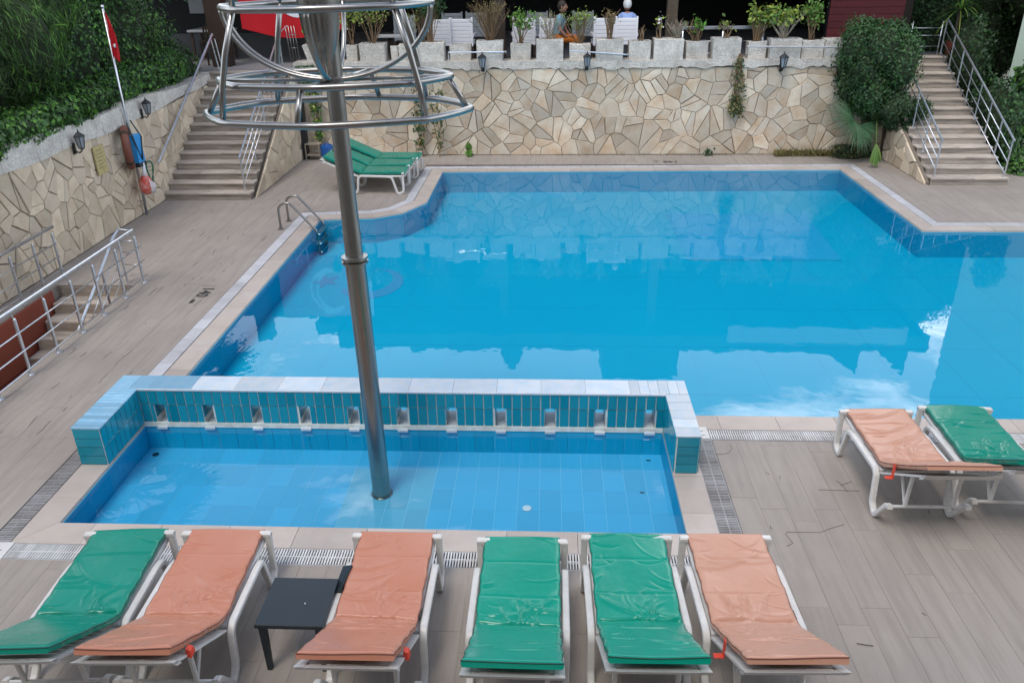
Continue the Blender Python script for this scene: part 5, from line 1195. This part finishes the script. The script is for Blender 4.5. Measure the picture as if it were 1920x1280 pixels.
# ================================================================== VEGETATION
def frond_fan(mb_P, c, d, n, L_, seed): pass
def palm_fan(label, c, axis, up, n, L_, seed, spread=R(150), w=.028, droop=.12, stalk=None, mat=palm_m):
    """one fan leaf made of single narrow blades"""
    t = thing('fan_palm_leaf', label, 'palm', c); rg = random.Random(seed); A = Vector(axis).normalized(); Nn = Vector(up).normalized(); Nn = (Nn-A*A.dot(Nn)).normalized(); B = A.cross(Nn)
    for k in range(n):
        a = -spread+2*spread*k/(n-1); d = A*math.cos(a)+B*math.sin(a); l_ = L_*rg.uniform(.85, 1.05)*(1-.18*abs(a)/max(spread, .1)); mb = MB(); mb.cr = rg.random(); s = d.cross(Nn)*w*.5
        P = []
        for q in range(6):
            u = q/5; wd = (.35+.9*math.sin(math.pi*min(u*.8+.1, 1)))*(1-u**4*.97); p = d*l_*u+Nn*(.05*math.sin(u*3)*l_)+Vector((0, 0, -droop*u*u*l_)); P += [tuple(p-s*wd), tuple(p+Nn*.008*wd), tuple(p+s*wd)]
        fs = []
        for q in range(5): b = q*3; fs += [(b, b+1, b+4, b+3), (b+1, b+2, b+5, b+4)]
        mb.add(P, fs); mb.build('blade', mat, t)
    if stalk: MB().tube([(0, 0, 0), tuple((Vector(stalk)-Vector(c))*.5+Vector((0, 0, .08))), tuple(Vector(stalk)-Vector(c))], .010, 6).build('stalk', pot_m, t, smooth=True)
    return t
palm_fan('large fan palm leaf against the back wall left of the round bush', (7.02, 19.1, .95), (-.72, -.55, .05), (-.2, -.8, .5), 38, 1.0, 1, spread=R(118), w=.024, stalk=(7.7, 19.4, .45))
palm_fan('smaller fan palm leaf overlapping the large one to its right', (7.15, 19.05, .85), (.5, -.3, -.55), (.1, -.9, .3), 26, .55, 2, spread=R(70), stalk=(7.6, 19.4, .5))
palm_fan('bright green folded palm leaf drooping onto the deck below the bush', (7.42, 18.6, .52), (.05, -.25, -1), (0, -1, .2), 14, .52, 3, spread=R(20), w=.05, droop=.02, stalk=(7.55, 19.3, 1.2), mat=pot_m)
def bush(name, label, cat, c, rad, n, ls, mats, seed, lobes=22, trunk=None, aspect=.6, droop=.3, extra=None, group=None, lobe_r=.42, spread=.6):
    t = thing(name, label, cat, (c[0], c[1], c[2]-rad[2]), 0, group); P, Nn, rn, info = lumps(n, c, rad, seed, lobes, spread, lobe_r)
    core_blobs('shade_core', info, rad, core_m, t, .74)  # dark balls stand in for the shade inside the crown
    rg = np.random.default_rng(seed+1); leaf_mesh('foliage', P, Nn, ls*rg.uniform(.6, 1.3, len(P)), mats, t, seed, aspect=aspect, droop=droop, rnd=rn)
    if trunk:
        for k, tr in enumerate(trunk): MB().tube(tr, .05, 8, r1=.03).build('trunk', trunk_m, t, smooth=True, world=True)
    return t
bush('round_bush', 'big round dark green bush beside the right staircase', 'bush', (7.55, 19.55, 2.12), (1.0, .9, 1.30), 30000, .078, [ivy_m, dk_m, ivy_m], 31, 36, lobe_r=.36, spread=.66, trunk=[[(7.7, 19.6, 0), (7.6, 19.55, .6), (7.6, 19.5, 1.5)], [(7.95, 19.5, 0), (7.9, 19.5, .8), (7.7, 19.5, 1.6)]])
bush('hanging_bush', 'dark shaded undergrowth hanging below the round bush onto the side wall', 'bush', (8.0, 19.0, 1.15), (.55, .75, .55), 7000, .06, [dk_m, dk_m, ivy_m], 32, 16)
bush('low_undergrowth', 'low dark undergrowth at the wall foot under the palm leaf', 'undergrowth', (7.1, 19.6, .12), (.85, .25, .22), 2600, .07, [dk_m, dry_m], 33, 14, droop=-.5, aspect=.2)
# grass tufts at the wall foot
def grass(label, x0, x1, y, h, n, seed, mat=dk_m):
    rg = np.random.default_rng(seed); P = np.c_[rg.uniform(x0, x1, n), y+rg.normal(0, .05, n), rg.uniform(.1, .5, n)*h]; t = thing('grass_tuft', label, 'grass', ((x0+x1)/2, y, 0)); o = leaf_mesh('blades', P, rg.normal(0, .5, (n, 3))+[0, -1, .3], rg.uniform(.6, 1.2, n)*h, mat, t, seed, aspect=.09, align=rg.normal(0, .5, (n, 3))+[0, -.2, 1.2], kind='stuff'); return t
grass('thin grass along the foot of the back wall left of the palm', 5.5, 7.2, 19.75, .22, 700, 3, dry_m)
grass('short weeds at the wall foot near the middle', 0.2, 4.5, 19.86, .06, 260, 4, dk_m)
def wall_weed(label, c, n, w, h, seed, mats, ls=.07, stems=5, y=19.82, down=True):
    t = thing('wall_weed', label, 'weed', (c[0], y, c[1])); rg = np.random.default_rng(seed); mb = MB(); T = []
    rr = random.Random(seed)
    for k in range(stems):
        p = Vector((c[0]+rr.uniform(-.1, .1)*w, y, c[1])); pts = [p]
        for q in range(5): p = p+Vector((rr.uniform(-.5, .5)*w*.35, -rr.uniform(0, .02), (-1 if down else 1)*h/5)); pts.append(p)
        mb.tube(pts, .008, 4, r1=.004); T += pts[1:]
    mb.build('stem', twig_m, t, world=True); T = np.array([tuple(p) for p in T]); k = rg.integers(0, len(T), n); P = T[k]+rg.normal(0, .06, (n, 3))*[w*2, .4, 1.2]; P[:, 1] = np.minimum(P[:, 1], 19.86)
    leaf_mesh('foliage', P, rg.normal(0, .5, (n, 3))+[0, -1, .5], rg.uniform(.6, 1.3, n)*ls, mats, t, seed, aspect=.7, droop=.5); return t
wall_weed('bare dead vine and dark weed hanging from the planters on the back wall', (4.45, 2.35), 500, .35, 1.25, 5, [dry_m, dk_m], .06, 14)
wall_weed('clump of dull green weed on the stone wall below the hanging vine', (4.45, 1.35), 420, .32, .28, 6, [dry_m, dk_m], .07, 6)
wall_weed('thin tall sapling with sparse leaves against the back wall behind the cage', (-3.05, 0.0), 330, .42, 1.75, 7, [dk_m, ivy_m, dry_m], .075, 6, 19.72, False)
wall_weed('second thin sapling growing by the wall right of the far loungers', (-2.65, 0.0), 200, .30, 1.5, 8, [dk_m, dry_m], .07, 4, 19.7, False)
wall_weed('small round-leaved green weed at the wall foot left of centre', (-1.93, 0.02), 130, .22, .20, 9, [pot_m, ivyl_m], .10, 6, 19.75, False)
wall_weed('tiny dark green weed at the wall foot in the middle', (4.0-.1, 0.0), 70, .22, .07, 10, [dk_m], .07, 5, 19.8, False)
wall_weed('climbing plant with yellowish leaves on the wall beside the black post', (-5.6, 0.2), 420, .35, 1.6, 12, [ivyl_m, dk_m, yg_m], .08, 7, 19.75, False)
bush('small_hedge', 'bright green low hedge on the terrace edge behind the steel cage', 'hedge', (-5.75, 19.95, 1.95), (.45, .28, .26), 3200, .06, [ivyl_m, ivy_m], 41, 12)
# left side: ivy hedge, weeping shrub, creepers on the coping
def hedge_mass(name, label, cat, blobs, n, ls, mats, seed, aspect=.6, droop=.5, align=None, core=True, corem=None, cf=.80):
    t = thing(name, label, cat, blobs[0][0]); rg = np.random.default_rng(seed); P = []; Nn = []; rn = []; A = [b[1][0]*b[1][1]+b[1][1]*b[1][2]+b[1][0]*b[1][2] for b in blobs]; tot = sum(A); info = []
    mbc = MB()
    for b, a in zip(blobs, A):
        c, r_ = np.array(b[0]), np.array(b[1]); k = int(n*a/tot); e = rg.normal(0, 1, (k, 3)); e /= np.linalg.norm(e, axis=1, keepdims=True)
        bump_ = 1+.10*np.sin(e[:, 0]*7+c[0])*np.sin(e[:, 1]*9+c[1])+.08*np.sin(e[:, 2]*11+e[:, 0]*5); q = e*(rg.uniform(.84, 1.03, k)*bump_)[:, None]; P.append(c+q*r_); Nn.append(e/r_); rn.append(np.full(k, rg.random())*.5+rg.random(k)*.5)
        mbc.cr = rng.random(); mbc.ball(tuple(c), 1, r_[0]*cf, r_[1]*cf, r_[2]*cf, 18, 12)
    P = np.concatenate(P); Nn = np.concatenate(Nn); rn = np.concatenate(rn)
    inside = np.zeros(len(P), bool)
    for b in blobs: inside |= (np.sum(((P-np.array(b[0]))/np.array(b[1]))**2, 1) < .55)
    back = (P[:, 0] < -9.9) | ((P[:, 1] > 21) & (P[:, 0] < -9)) if seed < 70 else np.zeros(len(P), bool)
    keep = ~inside & ~back; P, Nn, rn = P[keep], Nn[keep], rn[keep]; Nn /= np.linalg.norm(Nn, axis=1, keepdims=True)
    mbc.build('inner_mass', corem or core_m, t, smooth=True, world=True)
    leaf_mesh('foliage', P, Nn, ls*rg.uniform(.6, 1.35, len(P)), mats, t, seed, aspect=aspect, droop=droop, rnd=rn, align=None if align is None else np.tile(np.array(align), (len(P), 1))); return t
hedge_mass('ivy_hedge', 'tall dark ivy hedge behind the flagpole on the left', 'hedge', [((-9.6, 15.3, 3.0), (1.5, 1.3, 1.7)), ((-9.4, 17.2, 2.9), (1.35, 1.3, 1.6)), ((-9.5, 18.6, 2.7), (1.2, 1.0, 1.3)), ((-9.9, 14.2, 4.0), (1.4, 1.2, 1.5)), ((-9.9, 16.6, 4.1), (1.4, 1.5, 1.3)), ((-8.55, 18.9, 2.1), (.55, .7, .75))], 42000, .075, [ivy_m, ivy_m, dk_m, ivyl_m], 51, droop=1.2)
hedge_mass('weeping_shrub', 'light green weeping grassy shrub at the far left above the wall', 'shrub', [((-9.7, 12.8, 3.2), (1.55, 1.25, 1.5)), ((-9.5, 11.8, 2.6), (1.3, 1.1, 1.1)), ((-9.9, 13.6, 4.2), (1.3, 1.1, 1.1)), ((-10, 12, 4.2), (1.4, 1.4, 1.0)), ((-9.2, 14.3, 3.9), (1.2, .9, 1.0)), ((-9.0, 13.4, 3.3), (1.2, .8, 1.0))], 23000, .20, [weep_m, weep_m, weep_m, ivy_m, ivyl_m], 52, aspect=.075, droop=1.6, align=(.35, -.1, -.8))
hedge_mass('dry_shrub', 'brownish shaded shrub in the top left corner', 'shrub', [((-9.5, 10.6, 2.9), (1.3, 1.2, 1.5)), ((-9.6, 9.4, 2.6), (1.3, 1.3, 1.3))], 15000, .075, [dk_m, dry_m, dk_m], 53, droop=.8)
hedge_mass('creeper', 'bright green creeper spilling over the whitish coping of the left wall', 'creeper', [((-8.25, 10.0, 2.15), (.5, .7, .35)), ((-8.2, 11.1, 2.12), (.45, .8, .32)), ((-8.2, 12.3, 2.12), (.42, .9, .30)), ((-8.25, 13.5, 2.15), (.45, .8, .34)), ((-8.3, 14.5, 2.22), (.42, .6, .34))], 11000, .085, [ivyl_m, ivy_m, ivy_m], 54, droop=1.0)
hedge_mass('creeper', 'dense dark creeper on the left wall between the flagpole and the stairs', 'creeper', [((-8.35, 15.6, 2.25), (.45, .7, .36)), ((-8.35, 16.8, 2.28), (.42, .8, .36)), ((-8.4, 18.0, 2.3), (.42, .8, .42))], 8000, .07, [ivy_m, dk_m, ivyl_m], 55, droop=1.0)
# trees beyond the left hedge (also mirrored in the water)
def fan_tree(label, x, y, h, seed, nf=26, L_=1.1):
    t = thing('palm_tree', label, 'palm tree', (x, y, 0)); MB().tube([(0, 0, 0), (.08, .05, h*.5), (0, 0, h)], .16, 10, r1=.11).build('trunk', trunk_m, t, smooth=True); rg = random.Random(seed)
    for k in range(nf):
        a = rg.uniform(0, 2*math.pi); e = rg.uniform(-.5, 1.1); d = Vector((math.cos(a)*math.cos(e), math.sin(a)*math.cos(e), math.sin(e))); B = d.cross(Vector((0, 0, 1))).normalized(); Nn = B.cross(d); mb = MB(); mb.cr = rg.random(); base = Vector((0, 0, h)); st = L_*.55
        mb.tube([base, base+d*st], .018, 4, r1=.008)
        for q in range(17):
            b = R(-100)+R(200)*q/16; dd = d*math.cos(b)+B*math.sin(b); l_ = L_*.62*rg.uniform(.85, 1.05); s = dd.cross(Nn)*.028; p0 = base+d*st; p1 = p0+dd*l_*.5+Vector((0, 0, -.04)); p2 = p0+dd*l_+Vector((0, 0, -.22*l_)); mb.add([tuple(p0), tuple(p1-s), tuple(p2), tuple(p1+s)], [(0, 1, 2), (0, 2, 3)])
        mb.build('frond', palm_m, t)
    return t
fan_tree('slender fan palm rising behind the weeping shrub, mirrored in the shallow pool', -9.6, 14.9, 6.4, 3, 30, 1.9)
fan_tree('fan palm behind the ivy hedge, mirrored at the left of the big pool', -9.3, 17.2, 4.75, 4, 28, 2.0)
def tree(label, x, y, h, rad, n, seed, mats): 
    t = bush('broadleaf_tree', label, 'tree', (x, y, h), rad, n, .12, mats, seed, 20, trunk=[[(x, y, 0), (x+.1, y, h*.5), (x, y, h)]]); return t
tree('dense tree behind the ivy hedge at the left', -11.5, 16.5, 5.2, (2.6, 2.6, 1.8), 9000, 61, [ivy_m, dk_m])
tree('dark tree beyond the top of the left staircase', -12.0, 21.0, 5.6, (2.6, 2.4, 2.2), 7000, 62, [dk_m, ivy_m])
# right side vegetation
bush('broadleaf_tree', 'tall dark tree added to cover the mirrored sky in the gap between the pavilion and the pale green building', 'tree', (12.1, 25.6, 3.7), (3.2, 1.5, 3.8), 15000, .12, [dk_m, ivy_m], 63, 26, trunk=[[(11.6, 25.6, 0), (11.6, 25.6, 3)]])  # tree mass added to keep bright sky out of the pool reflection
hedge_mass('dark_shrubbery', 'dark shrubbery filling the background above the right staircase', 'shrubbery', [((9.1, 23.2, 3.0), (.9, .8, 1.6)), ((10.2, 23.0, 2.6), (1.0, .9, 1.5)), ((10.2, 21.3, 1.9), (.45, 1.2, 1.3)), ((9.4, 24, 4.4), (1.5, 1.2, 1.6)), ((8.5, 22.6, 2.5), (.6, .6, .8)), ((10.15, 19.2, .9), (.34, 1.2, 1.0))], 24000, .085, [dk_m, dk_m, ivy_m], 71, droop=.8)
hedge_mass('climbing_vine', 'green leafy vine climbing in front of the pale green building', 'vine', [((10.45, 18.9, .35), (.45, .35, .55)), ((10.55, 18.8, 1.1), (.38, .3, .5)), ((10.6, 18.8, 1.85), (.42, .3, .45)), ((10.75, 18.8, 2.5), (.35, .28, .4)), ((10.5, 18.2, -.1), (.5, .5, .4))], 5200, .10, [ivyl_m, ivy_m, ivy_m], 72, droop=.6)
t = thing('yucca', 'spiky yucca with long drooping leaves in a clay pot above the right railing', 'plant', (9.95, 21.4, 2.2)); rg = random.Random(6)
for k in range(54):
    a = rg.uniform(0, 2*math.pi); e = rg.uniform(-.2, 1.3); d = Vector((math.cos(a)*math.cos(e), math.sin(a)*math.cos(e), math.sin(e))); s = d.cross(Vector((0, 0, 1))).normalized()*.016; P = []; l_ = rg.uniform(.6, .85)
    for q in range(6): u = q/5; p = Vector((0, 0, .95))+d*l_*u+Vector((0, 0, -.65*u*u*l_)); wd = (1-u**2); P += [tuple(p-s*wd), tuple(p+s*wd)]
    mb = MB(); mb.cr = rg.random(); mb.add(P, [(q*2, q*2+1, q*2+3, q*2+2) for q in range(5)]); mb.build('leaf', ivyl_m if k % 3 else yg_m, t)
MB().tube([(0, 0, .2), (0, 0, .98)], .04, 8).build('stem', trunk_m, t, smooth=True); MB().lathe(0, 0, [(.13, -.1), (.17, .22), (.18, .24), (.15, .24)], 14).build('clay_pot', terra_m, t, smooth='auto')
t = thing('fallen_leaf', 'small dry twig lying on the deck right of the front row', 'twig', (2.25, 4.35, .004)); MB().tube([(0, 0, .003), (.05, -.012, .004), (.11, -.02, .003)], .003, 5).build('twig_body', ink_m, t)
t = thing('fallen_leaf', 'thin dark twig on the deck near the bottom right of the front row', 'twig', (2.30, 3.78, .004)); MB().tube([(0, 0, .003), (.03, -.03, .004), (.06, -.05, .003)], .003, 5).build('twig_body', ink_m, t)
scene.render.engine = 'CYCLES'
